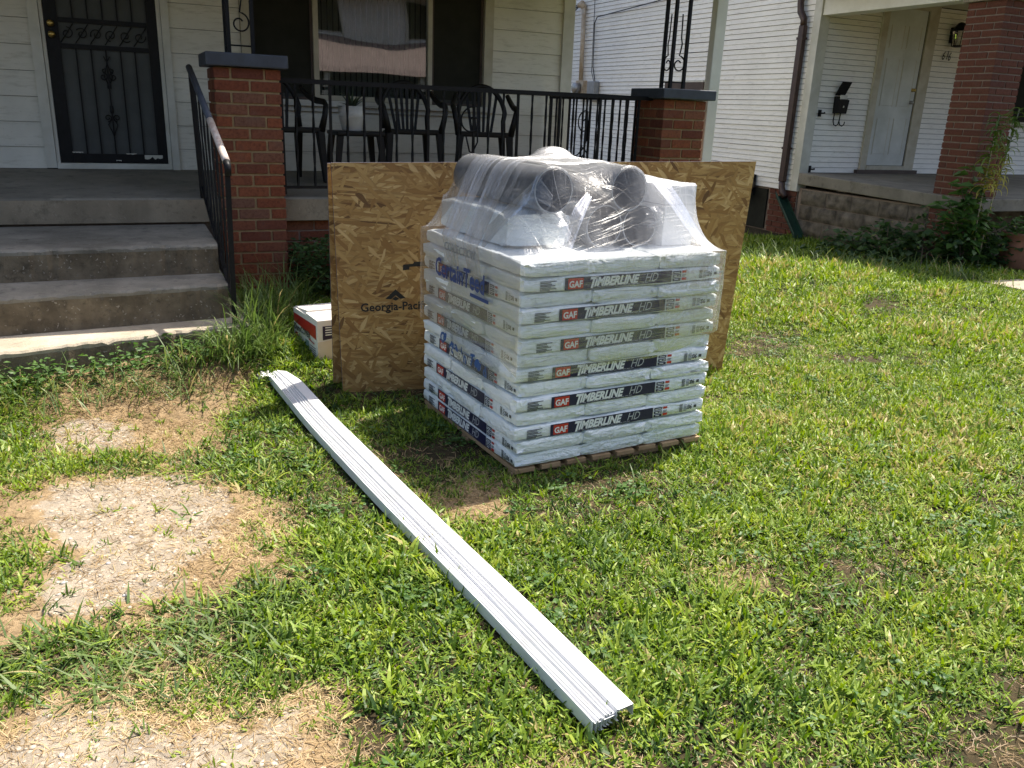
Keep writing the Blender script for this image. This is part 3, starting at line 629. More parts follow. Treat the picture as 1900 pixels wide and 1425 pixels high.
# ------------------------------------------------------------------ porch railings
def railing(name, label, P, Q, zt, zb, n, posts, scrolls):
    t = thing(name, (P[0], P[1], zb), label, 'railing'); P = Vector(P); Q = Vector(Q); D = (Q - P)
    at = lambda s_, z: (P.x + D.x * s_, P.y + D.y * s_, z)
    part('top_rail', MB().tube([at(0, zt), at(1, zt)], 0.016, square=True), 'black_iron', t); part('bottom_rail', MB().tube([at(0, zb), at(1, zb)], 0.010, square=True), 'black_iron', t)
    for i in range(1, n):
        s_ = i / n; tw = 0.55 if i % 3 != 0 else 0
        part('baluster', MB().tube([at(s_, zb + (zt - zb) * k / 12) for k in range(13)], 0.0075 if tw else 0.009, square=True, twist=tw), 'black_iron', t)
    for s_ in posts: part('post', MB().tube([at(s_, 0.895), at(s_, zt)], 0.0125, square=True), 'black_iron', t)
    u = D.normalized(); Lm = D.length
    for s_ in scrolls:
        base = Vector(at(s_, 0)); w3 = lambda x, z: (base.x + u.x * x + u.y * .012, base.y + u.y * x - u.x * .012, z)
        zm = (zt + zb) / 2
        c = [w3(x, z) for x, z in spiral(0.0, zm + 0.13, 0.025, 0.115, 2.2, -1.15)] + [w3(0.045, zm - 0.02), w3(0.01, zm - 0.09), w3(-0.07, zm - 0.16), w3(-0.12, zm - 0.18)]
        part('scroll', MB().tube(c, 0.0065, 6), 'black_iron', t, True)
        c = [w3(x, z) for x, z in spiral(0.02, zm - 0.18, 0.012, 0.06, 0.6, 1.1, 18)] + [w3(-0.02, zm - 0.09), w3(-0.05, zm + 0.02)]
        part('scroll', MB().tube(c, 0.0065, 6), 'black_iron', t, True)
    return t
railing('porch_railing', 'black iron railing along the porch front between the two brick pillars', (1.015, 6.33), (4.09, 6.33), 1.672, 0.945, 25, (0.008,), (0.475,))
railing('porch_railing', 'black iron side railing from house corner to far right pillar', (3.90, 7.86), (4.17, 6.57), 1.672, 0.955, 13, (0.01, 0.99), (0.42,))

# ------------------------------------------------------------------ porch furniture
def chair(x, y, rz, label):
    t = thing('plastic_chair', (x, y, 0.905 + (y - 6.9) * 0.037), label, 'chair', 'plastic chairs on the porch')
    M = Matrix.Translation((0, 0, 0)); loc = Vector(LOC[t]); R = Matrix.Rotation(rz, 4, 'Z')
    def P(nm, mb, bev=0.006, smooth=False):
        mb.v = [tuple(loc + R @ Vector(v)) for v in mb.v]; o = part(nm, mb, 'black_plastic', t, smooth); bevel(o, bev) if bev else None; return o
    s_ = MB().hexa([(-.225, -.22, .385), (.225, -.22, .385), (.20, .19, .375), (-.20, .19, .375), (-.225, -.22, .43), (.225, -.22, .43), (.20, .19, .405), (-.20, .19, .405)]); P('seat', s_, 0.012)
    for sx in (-1, 1):
        P('leg', MB().hexa([(sx * .235 - .018, -.255, 0), (sx * .235 + .018, -.255, 0), (sx * .235 + .018, -.22, 0), (sx * .235 - .018, -.22, 0), (sx * .215 - .03, -.225, .40), (sx * .215 + .03, -.225, .40), (sx * .215 + .03, -.16, .40), (sx * .215 - .03, -.16, .40)]))
        P('leg', MB().hexa([(sx * .225 - .018, .26, 0), (sx * .225 + .018, .26, 0), (sx * .225 + .018, .29, 0), (sx * .225 - .018, .29, 0), (sx * .185 - .03, .14, .39), (sx * .185 + .03, .14, .39), (sx * .185 + .03, .20, .39), (sx * .185 - .03, .20, .39)]))
        P('arm', MB().tube([(sx * .225, -.20, .40), (sx * .25, -.215, .52), (sx * .268, -.20, .60), (sx * .272, -.15, .625), (sx * .268, -.02, .632), (sx * .262, .09, .655), (sx * .245, .17, .70), (sx * .23, .205, .735)], [.03, .024, .022, .024, .026, .024, .022, .02], 8), 0, True)
    arch = [(.20 * math.cos(a) * (1.12 if 0.3 < a < 2.84 else 1.0), .17 + .09 * min(1, math.sin(a) * 1.2), .42 + .39 * math.sin(a) ** .75) for a in np.linspace(0.0, math.pi, 21)]
    P('back_frame', MB().tube(arch, .022, 8), 0, True)
    for k in range(6):
        xx = -.115 + .046 * k; zt = .42 + .39 * math.sin(math.acos(min(1, abs(xx * 1.15) / .224))) ** .75 - .01
        P('back_slat', MB().hexa([(xx * .75 - .012, .165, .41), (xx * .75 + .012, .165, .41), (xx * .75 + .012, .177, .41), (xx * .75 - .012, .177, .41), (xx * 1.2 - .014, .25, zt), (xx * 1.2 + .014, .25, zt), (xx * 1.2 + .014, .262, zt), (xx * 1.2 - .014, .262, zt)]), 0.003)
    return t
chair(1.20, 7.18, 0.22, 'black plastic armchair half hidden behind the left brick pillar')
chair(2.28, 7.30, -0.08, 'black plastic armchair beside the potted succulent, middle of the three')
chair(2.93, 7.22, -0.30, 'black plastic armchair turned sideways, farthest from the front door')
sx0, sy0 = 1.78, 7.20
stl = thing('side_table', (sx0, sy0, 0.916), 'small black plastic side table under the white plant pot', 'table')
bevel(part('table_top', MB().box(sx0 - .2, sx0 + .2, sy0 - .19, sy0 + .19, 1.283, 1.318), 'black_plastic', stl), 0.012)
for a in (-1, 1):
    for b in (-1, 1):
        part('leg', MB().hexa([(sx0 + a * .205 - .016, sy0 + b * .19 - .016, .916), (sx0 + a * .205 + .016, sy0 + b * .19 - .016, .916), (sx0 + a * .205 + .016, sy0 + b * .19 + .016, .916), (sx0 + a * .205 - .016, sy0 + b * .19 + .016, .916),
                               (sx0 + a * .165 - .026, sy0 + b * .155 - .022, 1.282), (sx0 + a * .165 + .026, sy0 + b * .155 - .022, 1.282), (sx0 + a * .165 + .026, sy0 + b * .155 + .022, 1.282), (sx0 + a * .165 - .026, sy0 + b * .155 + .022, 1.282)]), 'black_plastic', stl)
pp = thing('potted_plant', (sx0 - .03, sy0, 1.32), 'spiky succulent in a ribbed white pot on the side table', 'potted plant')
prof = [(0.078, 0.0)]
for i in range(10): prof += [(0.08 + 0.0028 * i, 0.004 + 0.011 * i), (0.083 + 0.0028 * i, 0.009 + 0.011 * i)]
prof += [(0.108, 0.118), (0.112, 0.196), (0.105, 0.196), (0.10, 0.17)]
part('pot', MB().lathe(prof, (sx0 - .03, sy0, 1.32), 28), 'white_ceramic', pp, True); part('soil', MB().lathe([(0.09, 0.165), (0.101, 0.172)], (sx0 - .03, sy0, 1.32), 24), 'soil_dark', pp)
def strap_leaf(base, az, el, length, w, droop, n=6, th=0.0):
    c, s_ = math.cos(az), math.sin(az); rows = []; px_, pz = 0, 0; e = el
    for i in range(n + 1):
        t = i / n; ww = w * (1 - t ** 1.6) * (0.75 + 0.5 * min(1, t * 4) * (1 - t)) / 2 + 0.0006
        rows.append([(base[0] + c * px_ - s_ * ww, base[1] + s_ * px_ + c * ww, base[2] + pz), (base[0] + c * px_, base[1] + s_ * px_, base[2] + pz - ww * 0.5), (base[0] + c * px_ + s_ * ww, base[1] + s_ * px_ - c * ww, base[2] + pz)])
        px_ += math.cos(e) * length / n; pz += math.sin(e) * length / n; e -= droop / n
    return rows
def tinted(me, vals):
    at = me.attributes.new('tint', 'FLOAT', 'POINT'); at.data.foreach_set('value', np.asarray(vals, np.float32))
for i in range(13):
    b = MB().grid(strap_leaf((sx0 - .03, sy0, 1.49), i * 2.4, rnd.uniform(0.25, 1.25), rnd.uniform(0.16, 0.26), 0.028, rnd.uniform(0.1, 0.7)))
    me = b.mesh('leaf', 'leaf_succulent', True); tinted(me, [rnd.random()] * len(b.v)); link('leaf', me, pp)

# ------------------------------------------------------------------ text
TXT = {}
def text_mesh(body, size, mat, shear=0.0, offset=0.0, align='LEFT', sx=1.0):
    key = (body, size, mat, shear, offset, align, sx)
    if key in TXT: return TXT[key]
    cu = bpy.data.curves.new('text', 'FONT'); cu.body = body; cu.size = size; cu.shear = shear; cu.offset = offset; cu.align_x = align; cu.resolution_u = 2; cu.fill_mode = 'FRONT'
    o = bpy.data.objects.new('text', cu); COL.objects.link(o); bpy.context.view_layer.update()
    me = bpy.data.meshes.new_from_object(o.evaluated_get(bpy.context.evaluated_depsgraph_get())); bpy.data.objects.remove(o)
    me.materials.clear(); me.materials.append(MATS[mat])
    if sx != 1.0:
        for v in me.vertices: v.co.x *= sx
    me.name = 'lettering'; TXT[key] = me; return me
def frame(o, xd, yd):
    xd = Vector(xd).normalized(); yd = Vector(yd); yd = (yd - xd * yd.dot(xd)).normalized(); zd = xd.cross(yd)
    return Matrix(((xd.x, yd.x, zd.x, o[0]), (xd.y, yd.y, zd.y, o[1]), (xd.z, yd.z, zd.z, o[2]), (0, 0, 0, 1)))

# ------------------------------------------------------------------ neighbour house
YN, XN = 9.5, 8.68
nb = thing('house', (10, 10, 0), 'white narrow-clapboard house next door with brick porch pillar and black mailbox', 'house')
part('wall', MB().box(XN + 0.032, 16, YN + 0.032, 19, 0.592, 6.0), 'dark_core', nb)
boards_y(nb, [(YN + 0.13, 18.5)], XN + 0.03, 0.59, 4.6, 0.0722, 0.018, 'neighbour_siding', 0.59)
boards_x(nb, [(XN + 0.16, 9.79), (10.85, 12.1)], YN + 0.03, 0.852, 3.16, 0.0728, 0.018, 'neighbour_siding', 0.852, 0.0055)
boards_x(nb, [(12.1, 15.5)], YN + 0.03, 0.852, 1.60, 0.0728, 0.018, 'neighbour_siding', 0.852, 0.0055)
part('corner_board', MB().box(XN - 0.004, XN + 0.16, YN - 0.004, YN + 0.03, 0.59, 4.6).box(XN - 0.004, XN + 0.03, YN + 0.0305, YN + 0.13, 0.59, 4.6), 'trim_white', nb)
fb = part('brick_foundation', MB().box(XN + 0.045, XN + 0.3, YN + 0.02, 18.5, -0.25, 0.588), 'mortar_grey', nb)
for i in range(9):
    zc = 0.545 - i * 0.078; y = YN + 0.03 - (0.11 if i % 2 else 0)
    while y < 10.06:
        ya, yb = max(y, YN + 0.03), min(y + 0.205, 10.08)
        if yb - ya > 0.03: brick(fb, (XN + 0.065, (ya + yb) / 2, zc), (0.08, yb - ya, 0.066), 'brick_brown')
        y += 0.217
part('basement_window', MB().box(XN + 0.015, XN + 0.04, 10.12, 10.95, -0.02, 0.56), 'insect_screen', nb)
nsl = MB().hexa([(XN, 6.75, 0.63), (15, 6.75, 0.63), (15, YN, 0.69), (XN, YN, 0.69), (XN, 6.75, 0.775), (15, 6.75, 0.775), (15, YN, 0.848), (XN, YN, 0.848)])
bevel(part('porch_slab', nsl, 'porch_concrete', nb), 0.012)
bw = part('block_wall', MB().box(XN + 0.05, XN + 0.35, 7.2, YN, -0.2, 0.635), 'mortar_grey', nb)
part('porch_front_wall', MB().box(XN + 0.3, 14.5, 7.25, 7.5, -0.2, 0.63), 'rock_block', nb)
def rock(y0, y1, z0, z1):
    n, m = 9, 7; rows = []
    for i in range(n + 1):
        r = []
        for j in range(m + 1):
            a, b = i / n, j / m; e = min(a, 1 - a, (b) * 0.6, (1 - b) * 0.6) * 6; pr = 0.008 + 0.035 * min(1, e) * (0.65 + 0.5 * mnoise.noise(Vector((a * 3 + y0 * 7, b * 3 + z0 * 5, 0.3))) + 0.25 * mnoise.noise(Vector((a * 9 + y0 * 7, b * 7 + z0 * 5, 2.3))))
            r.append((XN + 0.05 - pr, y0 + (y1 - y0) * a, z0 + (z1 - z0) * b))
        rows.append(r)
    return MB().grid([list(reversed(r)) for r in rows])
for zi, (za, zb, js) in enumerate(((0.42, 0.615, (9.44, 8.955, 8.493, 8.03, 7.57, 7.27)), (0.212, 0.41, (9.44, 9.2, 8.724, 8.248, 7.79, 7.33, 7.27)), (0.0, 0.202, (9.44, 8.955, 8.483, 8.03, 7.57, 7.27)), (-0.2, -0.01, (9.44, 9.2, 8.724, 8.248, 7.79, 7.33)))):
    for a, b in zip(js[:-1], js[1:]): part('stone_block', rock(b + 0.006, a - 0.006, za, zb), 'rock_block', bw, True)
np_ = brick_pillar(nb, XN + 0.03, XN + 0.50, 6.79, 7.26, -0.1, 2.86, 0.0735, 'brick_brown', 'mortar_grey')
part('pillar_cap', MB().box(XN - 0.01, XN + 0.54, 6.75, 7.30, 2.862, 2.93), 'kerb_concrete', np_)
part('porch_beam', MB().box(XN + 0.02, XN + 0.28, 7.301, YN - 0.01, 2.895, 3.16), 'fascia_white', nb)
part('porch_ceiling', MB().box(XN - 0.35, 16, 6.35, YN - 0.006, 3.162, 3.25), 'trim_cream', nb)
part('roof', MB().hexa([(XN - 0.40, 6.28, 3.252), (16, 6.28, 3.252), (16, 19, 3.252), (XN - 0.40, 19, 3.252), (XN - 0.40, 6.28, 3.30), (16, 6.28, 3.30), (16, 19, 3.30), (XN - 0.40, 19, 3.30)]) if False else MB().box(XN - 0.40, 16, 6.30, YN - 0.01, 3.253, 3.33), 'roof_shingle', nb)
part('upper_roof', MB().box(XN - 0.25, 16, YN - 0.2, 19, 4.62, 4.72), 'roof_shingle', nb)
nd = part('front_door', MB().box(9.902, 10.635, YN - 0.004, YN + 0.028, 0.965, 3.09), 'door_white', nb)
for i, (za, zb) in enumerate(((1.13, 1.62), (1.80, 2.42), (2.58, 2.86))):
    for xa in (9.985, 10.315):
        bevel(part('door_panel', MB().box(xa, xa + 0.235, YN - 0.010, YN - 0.0041, za, zb), 'door_white', nd), 0.005)
        part('panel_groove', MB().box(xa - 0.012, xa - 0.001, YN - 0.0058, YN - 0.0042, za - 0.012, zb + 0.012).box(xa + 0.236, xa + 0.247, YN - 0.0058, YN - 0.0042, za - 0.012, zb + 0.012), 'trim_cream', nd)
part('knob', knob_mb(10.575, YN - 0.004, 1.86), 'steel', nd, True); part('deadbolt', knob_mb(10.58, YN - 0.004, 2.03), 'brass', nd, True)
part('door_trim', MB().box(9.79, 9.90, YN - 0.02, YN + 0.029, 0.90, 3.16), 'trim_cream', nb); part('door_trim', MB().box(10.66, 10.85, YN - 0.02, YN + 0.029, 0.90, 3.16), 'trim_cream', nb)
part('door_gap', MB().box(10.636, 10.659, YN + 0.006, YN + 0.028, 0.92, 3.1), 'dark_core', nb); part('door_head', MB().box(9.902, 10.658, YN - 0.02, YN + 0.029, 3.092, 3.16), 'trim_cream', nb)
part('door_threshold', MB().box(9.72, 10.92, YN - 0.05, YN + 0.02, 0.848, 0.90), 'brown_board', nb); part('door_sill', MB().box(9.902, 10.658, YN - 0.035, YN + 0.02, 0.902, 0.96), 'trim_cream', nb)
nw = part('window', MB().box(12.2, 15, YN - 0.01, YN + 0.02, 1.66, 3.0), 'insect_screen', nb); part('sill', MB().box(12.1, 15.2, YN - 0.07, YN + 0.029, 1.60, 1.66), 'trim_cream', nw); part('casing', MB().box(12.1, 12.2, YN - 0.03, YN + 0.029, 1.661, 3.0), 'trim_cream', nw)
part('boarded_opening', MB().box(XN - 0.015, XN + 0.02, 11.95, 13.05, 1.45, 2.075), 'brown_board', nb)
part('peeling_paint', MB().box(XN - 0.018, XN + 0.015, 11.95, 13.05, 2.077, 2.105), 'trim_white', nb)
# brown downspout with elbows, green trough
dsp = thing('downspout', (XN - 0.06, 9.77, 0.55), 'dark brown metal downspout on the corner of the white neighbouring house', 'downspout')
bevel(part('pipe', MB().box(XN - 0.095, XN - 0.02, 9.70, 9.80, 0.70, 2.78), 'brown_metal', dsp), 0.012)
part('elbow', MB().tube([(XN - 0.058, 9.75, 2.78), (XN - 0.058, 9.755, 2.86), (XN - 0.058, 9.84, 2.96), (XN - 0.058, 9.86, 3.06), (XN - 0.058, 9.86, 4.5)], 0.046, 10), 'brown_metal', dsp, True)
part('elbow', MB().tube([(XN - 0.058, 9.75, 0.70), (XN - 0.058, 9.745, 0.63), (XN - 0.07, 9.70, 0.56), (XN - 0.085, 9.62, 0.50)], 0.046, 10), 'brown_metal', dsp, True)
for z in (2.6, 1.15): part('strap', MB().box(XN - 0.10, XN - 0.012, 9.69, 9.81, z, z + 0.03), 'brown_metal', dsp)
gt = thing('downspout_trough', (XN - 0.1, 9.3, 0), 'dark green metal trough leading rainwater down from the brown downspout', 'trough')
T0, T1 = Vector((XN - 0.09, 9.72, 0.50)), Vector((XN - 0.15, 9.17, -0.02))
def trough():
    b = MB(); P = []
    for c in (T0, T1):
        P.append([(c.x - 0.085, c.y, c.z + 0.06), (c.x - 0.08, c.y, c.z), (c.x + 0.08, c.y, c.z), (c.x + 0.085, c.y, c.z + 0.06)])
    return b.grid(P)
o = part('channel', trough(), 'green_metal', gt); m_ = o.modifiers.new('solid', 'SOLIDIFY'); m_.thickness = 0.006
part('rolled_edge', MB().tube([T0 + Vector((-0.085, 0, 0.06)), T1 + Vector((-0.085, 0, 0.06))], 0.008, 6), 'green_metal', gt)
# meter, box, conduit, cables on the side wall
mt = thing('electric_meter', (XN, 16.1, 1.97), 'round glass electric meter on a beige base below a conduit', 'meter')
part('base', MB().box(XN - 0.11, XN - 0.002, 15.86, 16.15, 1.80, 2.14), 'beige_conduit', mt)
def xcyl(x0, x1, y, z, r, n=20):
    b = MB().lathe([(r, 0), (r, x0 - x1), (r * 0.8, x0 - x1 + 0.02)], n=n); b.v = [(x0 - v[2], y + v[0], z + v[1]) for v in b.v]; return b
part('dial', xcyl(XN - 0.11, XN - 0.22, 16.0, 1.99, 0.105), 'steel', mt, True); part('conduit', MB().tube([(XN - 0.05, 16.05, 2.14), (XN - 0.05, 16.1, 3.50)], 0.045, 10), 'beige_conduit', mt, True); part('weatherhead', MB().tube([(XN - 0.05, 16.1, 3.50), (XN - 0.06, 16.18, 3.58), (XN - 0.07, 16.28, 3.56)], [0.06, 0.07, 0.05], 10), 'beige_conduit', mt, True)
part('service_wire', MB().tube([(XN - 0.07, 16.28, 3.55), (XN - 0.2, 16.6, 3.42), (XN - 0.5, 17.2, 3.46)], 0.012, 6), 'cable_black', mt); part('service_wire', MB().tube([(XN - 0.07, 16.28, 3.54), (XN - 0.2, 16.55, 3.30), (XN - 0.5, 17.2, 3.30)], 0.012, 6), 'cable_black', mt)
part('service_wire', MB().tube([(XN - 0.07, 16.28, 3.57), (XN - 0.2, 16.6, 3.50), (XN - 0.5, 17.2, 3.52)], 0.012, 6), 'cable_black', mt)
jb = thing('junction_box', (XN, 15.5, 1.95), 'grey utility box with thin black cables beside the round meter', 'utility box')
bevel(part('box', MB().box(XN - 0.12, XN - 0.002, 15.36, 15.66, 1.76, 2.12), 'grey_box', jb), 0.015)
part('cable', MB().tube([(XN - 0.03, 15.55, 2.12), (XN - 0.03, 15.66, 2.3), (XN - 0.03, 15.72, 3.9)], 0.007, 6), 'cable_black', jb); part('cable', MB().tube([(XN - 0.03, 15.5, 2.12), (XN - 0.03, 15.62, 2.4), (XN - 0.03, 15.66, 3.2), (XN - 0.03, 15.58, 3.30), (XN - 0.03, 13.6, 3.40), (XN - 0.03, 13.3, 3.42), (XN - 0.03, 10.2, 3.46)], 0.009, 6), 'cable_black', jb)
part('drop_cable', MB().tube([(XN - 0.03, 15.9, 1.8), (XN - 0.05, 15.85, 1.2), (XN - 0.03, 15.9, 0.6)], 0.01, 6), 'cable_black', jb)
# mailbox
mx = thing('mailbox', (9.22, YN, 1.5), 'black wall mailbox with open lid and two curled newspaper hooks', 'mailbox')
bevel(part('body', MB().hexa([(9.13, YN - 0.10, 1.66), (9.29, YN - 0.10, 1.66), (9.29, YN + 0.005, 1.66), (9.13, YN + 0.005, 1.66), (9.125, YN - 0.12, 1.84), (9.295, YN - 0.12, 1.84), (9.295, YN + 0.005, 1.89), (9.125, YN + 0.005, 1.89)]), 'black_iron', mx), 0.004)
part('envelope', MB().box(9.145, 9.275, YN - 0.09, YN - 0.085, 1.80, 1.905), 'trim_white', mx); bevel(part('lid', MB().hexa([(9.125, YN - 0.02, 1.90), (9.295, YN - 0.02, 1.90), (9.295, YN + 0.0, 1.90), (9.125, YN + 0.0, 1.90), (9.155, YN - 0.09, 2.08), (9.325, YN - 0.09, 2.08), (9.325, YN - 0.075, 2.08), (9.155, YN - 0.075, 2.08)]), 'black_iron', mx), 0.003)
for x in (9.15, 9.26): part('hook', MB().tube([(x, YN - 0.02, 1.67), (x - 0.005, YN - 0.02, 1.56), (x + 0.005, YN - 0.03, 1.51), (x + 0.03, YN - 0.05, 1.495), (x + 0.055, YN - 0.06, 1.52), (x + 0.06, YN - 0.06, 1.555)], 0.008, 6), 'black_iron', mx, True)
part('lock', xcyl(0, 0, 0, 0, 0.008, 8) if False else MB().box(9.20, 9.215, YN - 0.117, YN - 0.10, 1.74, 1.765), 'trim_white', mx)
for i, (x, z, lb) in enumerate(((8.90, 1.655, 'small black wall hook bracket left of the mailbox'), (8.86, 0.90, 'black outdoor tap low on the clapboard by the porch corner'))):
    tp = thing('wall_hook' if i == 0 else 'outdoor_tap', (x, YN, z), lb, 'hook' if i == 0 else 'tap')
    part('plate', MB().box(x - 0.02, x + 0.02, YN - 0.012, YN + 0.01, z - 0.045, z + 0.045), 'black_iron', tp); part('arm', MB().tube([(x, YN - 0.012, z), (x + 0.01, YN - 0.06, z), (x + 0.03, YN - 0.07, z + 0.01)], 0.011, 8), 'black_iron', tp); part('handle', MB().box(x - 0.04, x + 0.04, YN - 0.065, YN - 0.05, z - 0.008, z + 0.008), 'black_iron', tp)
# lantern
lx, lz = 11.20, 2.645
ln = thing('wall_lantern', (lx, YN, lz), 'black porch lantern with clear panes above the house number', 'lantern')
oct_ = lambda prof: MB().lathe([(r, z * .75) for r, z in prof], (lx, YN - 0.11, lz), 6)
part('roof', oct_([(0.125, 0.29), (0.13, 0.30), (0.095, 0.36), (0.06, 0.40), (0.05, 0.43), (0.015, 0.45)]), 'black_iron', ln); part('base', oct_([(0.06, 0.0), (0.085, 0.012), (0.085, 0.03), (0.06, 0.035)]), 'black_iron', ln)
for k in range(6):
    a = 2 * math.pi * k / 6; c, s_ = math.cos(a), math.sin(a); part('bar', MB().tube([(lx + .08 * c, YN - .11 + .08 * s_, lz + .022), (lx + .105 * c, YN - .11 + .105 * s_, lz + .222)], 0.007, 5), 'black_iron', ln)
part('pane', MB().lathe([(0.072, 0.028), (0.096, 0.216)], (lx, YN - 0.11, lz), 6), 'lamp_glass', ln); part('back_plate', MB().box(lx - 0.05, lx + 0.05, YN - 0.02, YN + 0.017, lz + 0.06, lz + 0.27), 'black_iron', ln)
part('candle', MB().tube([(lx, YN - 0.11, lz + 0.028), (lx, YN - 0.11, lz + 0.12)], 0.015, 8), 'trim_white', ln)
hn = thing('house_number', (11.14, YN, 2.5), 'slanted black house number digits 616 under the lantern', 'house number')
for i, (ch, dx, dz) in enumerate((('6', -0.01, 0.0), ('1', 0.065, 0.012), ('6', 0.115, -0.005))):
    link('digit', text_mesh(ch, 0.165, 'black_iron', 0.2, 0.003, 'LEFT', 0.62), hn, M=frame((11.06 + dx, YN - 0.004, 2.475 + dz), (1, 0, -0.04), (0.02, 0, 1)))
# hose reel
hz = thing('hose_reel', (XN - 0.15, 10.5, 0.55), 'beige garden hose coiled on a dark reel behind the chipboard', 'hose reel')
for i in range(5):
    r_ = 0.15 + 0.012 * (i % 3); part('hose_loop', MB().tube([(XN - 0.14 - 0.03 * (i % 3) + 0.02 * math.sin(3 * a), 10.47 + (r_ + 0.012 * math.sin(5 * a + i)) * math.cos(a), 0.60 + r_ * math.sin(a)) for a in np.linspace(0, 2 * math.pi, 26)], 0.012, 6), 'hose_beige', hz, True)
part('drum', xcyl(XN - 0.012, XN - 0.2, 10.47, 0.60, 0.10), 'brown_board', hz, True); part('bracket', MB().box(XN - 0.03, XN - 0.006, 10.38, 10.56, 0.45, 0.75), 'black_iron', hz)
# terracotta planter
px0, py0 = 9.30, 6.42; pz0 = gh(px0, py0) - 0.01
pl = thing('terracotta_planter', (px0, py0, pz0), 'large weathered terracotta pot at the foot of the brown brick pillar', 'planter')
part('pot', MB().lathe([(0.17, 0), (0.20, 0.05), (0.225, 0.18), (0.215, 0.30), (0.20, 0.36), (0.235, 0.40), (0.24, 0.43), (0.215, 0.43), (0.19, 0.38)], (px0, py0, pz0), 28), 'terracotta', pl, True); part('soil', MB().lathe([(0.15, 0.36), (0.195, 0.375)], (px0, py0, pz0), 20), 'soil_dark', pl)
# pale walk slab at the right edge
part('path', MB().hexa([(7.95, 5.15, -0.05), (12, 5.15, -0.05), (12, 5.75, -0.05), (7.85, 5.75, -0.05), (7.95, 5.15, 0.06), (12, 5.15, 0.06), (12, 5.75, 0.07), (7.85, 5.75, 0.07)]), 'kerb_concrete', kind='structure')

# ------------------------------------------------------------------ chipboard sheets
SH = {}
def sheet_pt(c, s_, t):
    BL, BR, TL, TR = c; a = Vector(BL).lerp(Vector(BR), s_); b = Vector(TL).lerp(Vector(TR), s_); return a.lerp(b, t)
def osb_sheet(corners, label, th=0.0115):
    t = thing('chipboard_sheet', corners[0], label, 'board'); n, m = 12, 6
    nrm = (Vector(corners[1]) - Vector(corners[0])).cross(Vector(corners[2]) - Vector(corners[0])).normalized()
    P = [[sheet_pt(corners, i / n, j / m) for i in range(n + 1)] for j in range(m + 1)]
    mb = MB().grid(P); me = mb.mesh('face', 'osb'); uvl = me.uv_layers.new(name='UVMap')
    for l in me.loops: k = l.vertex_index; uvl.data[l.index].uv = ((k % (n + 1)) / n * 2.4, (k // (n + 1)) / m * 1.22)
    link('front_face', me, t)
    mb2 = MB().grid([[q - nrm * th for q in r][::-1] for r in P]); me2 = mb2.mesh('face', 'osb'); uvl = me2.uv_layers.new(name='UVMap')
    for l in me2.loops: k = l.vertex_index; uvl.data[l.index].uv = ((k % (n + 1)) / n * 2.4 + 5, (k // (n + 1)) / m * 1.22)
    link('back_face', me2, t)
    ring = [sheet_pt(corners, i / 24, 0) for i in range(25)] + [sheet_pt(corners, 1, j / 12) for j in range(1, 13)] + [sheet_pt(corners, 1 - i / 24, 1) for i in range(1, 25)] + [sheet_pt(corners, 0, 1 - j / 12) for j in range(1, 12)]
    b = MB(); k = len(ring); b.add([q + nrm * 0.0002 for q in ring] + [q - nrm * (th + 0.0002) for q in ring], [(i, i + k, (i + 1) % k + k, (i + 1) % k) for i in range(k)]); part('edge', b, 'osb_edge', t)
    SH[t] = (corners, nrm); return t
O1 = [(0.955, 4.235, 0.03), (3.31, 4.06, 0.03), (0.925, 4.245, 1.262), (3.365, 4.045, 1.312)]
O2 = [(0.925, 4.33, 0.03), (3.25, 4.16, 0.03), (0.918, 4.30, 1.255), (3.33, 4.10, 1.295)]
os1 = osb_sheet(O1, 'front tan chipboard sheet standing behind the pallet with black stencilled print')
os2 = osb_sheet(O2, 'rear chipboard sheet whose dark edge shows behind the printed one')
def on_sheet(px, py):
    """s, t on the front sheet as seen in the photograph -> point and directions in the place"""
    return px, py
def sheet_text(body, s_, t_, size, shear=0, off=0.0, name='stencil_text'):
    c, nrm = SH[os1]; o = sheet_pt(c, s_, t_); xd = sheet_pt(c, s_ + .01, t_) - o; yd = sheet_pt(c, s_, t_ + .01) - o
    link(name, text_mesh(body, size, 'ink_black', shear, off, 'CENTER'), os1, M=frame(o + nrm * 0.0012, xd, yd))
def sheet_poly(pts, name='stencil_mark'):
    c, nrm = SH[os1]; b = MB(); b.add([sheet_pt(c, s_, t_) + nrm * 0.0013 for s_, t_ in pts], [tuple(range(len(pts)))]); part(name, b, 'ink_black', os1)
sheet_text('Georgia-Pacific', 0.125, 0.388, 0.062, 0, 0.0014)
sheet_poly([(0.102, 0.438), (0.125, 0.478), (0.148, 0.438), (0.135, 0.436), (0.125, 0.453), (0.115, 0.436)]); sheet_poly([(0.117, 0.436), (0.125, 0.429), (0.133, 0.436), (0.125, 0.448)])
sheet_poly([(0.142, 0.558), (0.143, 0.582), (0.165, 0.585), (0.167, 0.592), (0.22, 0.594), (0.22, 0.574), (0.157, 0.572), (0.156, 0.56)])
for a in ((0.925, 0.49, 0.957, 0.493), (0.926, 0.40, 0.95, 0.403)): sheet_poly([(a[0], a[1]), (a[2], a[3]), (a[2], a[3] + .008), (a[0], a[1] + .008)])
sheet_poly([(0.953, 0.40), (0.957, 0.40), (0.957, 0.493), (0.953, 0.493)]); sheet_poly([(0.948, 0.40), (0.951, 0.40), (0.951, 0.46), (0.948, 0.46)])

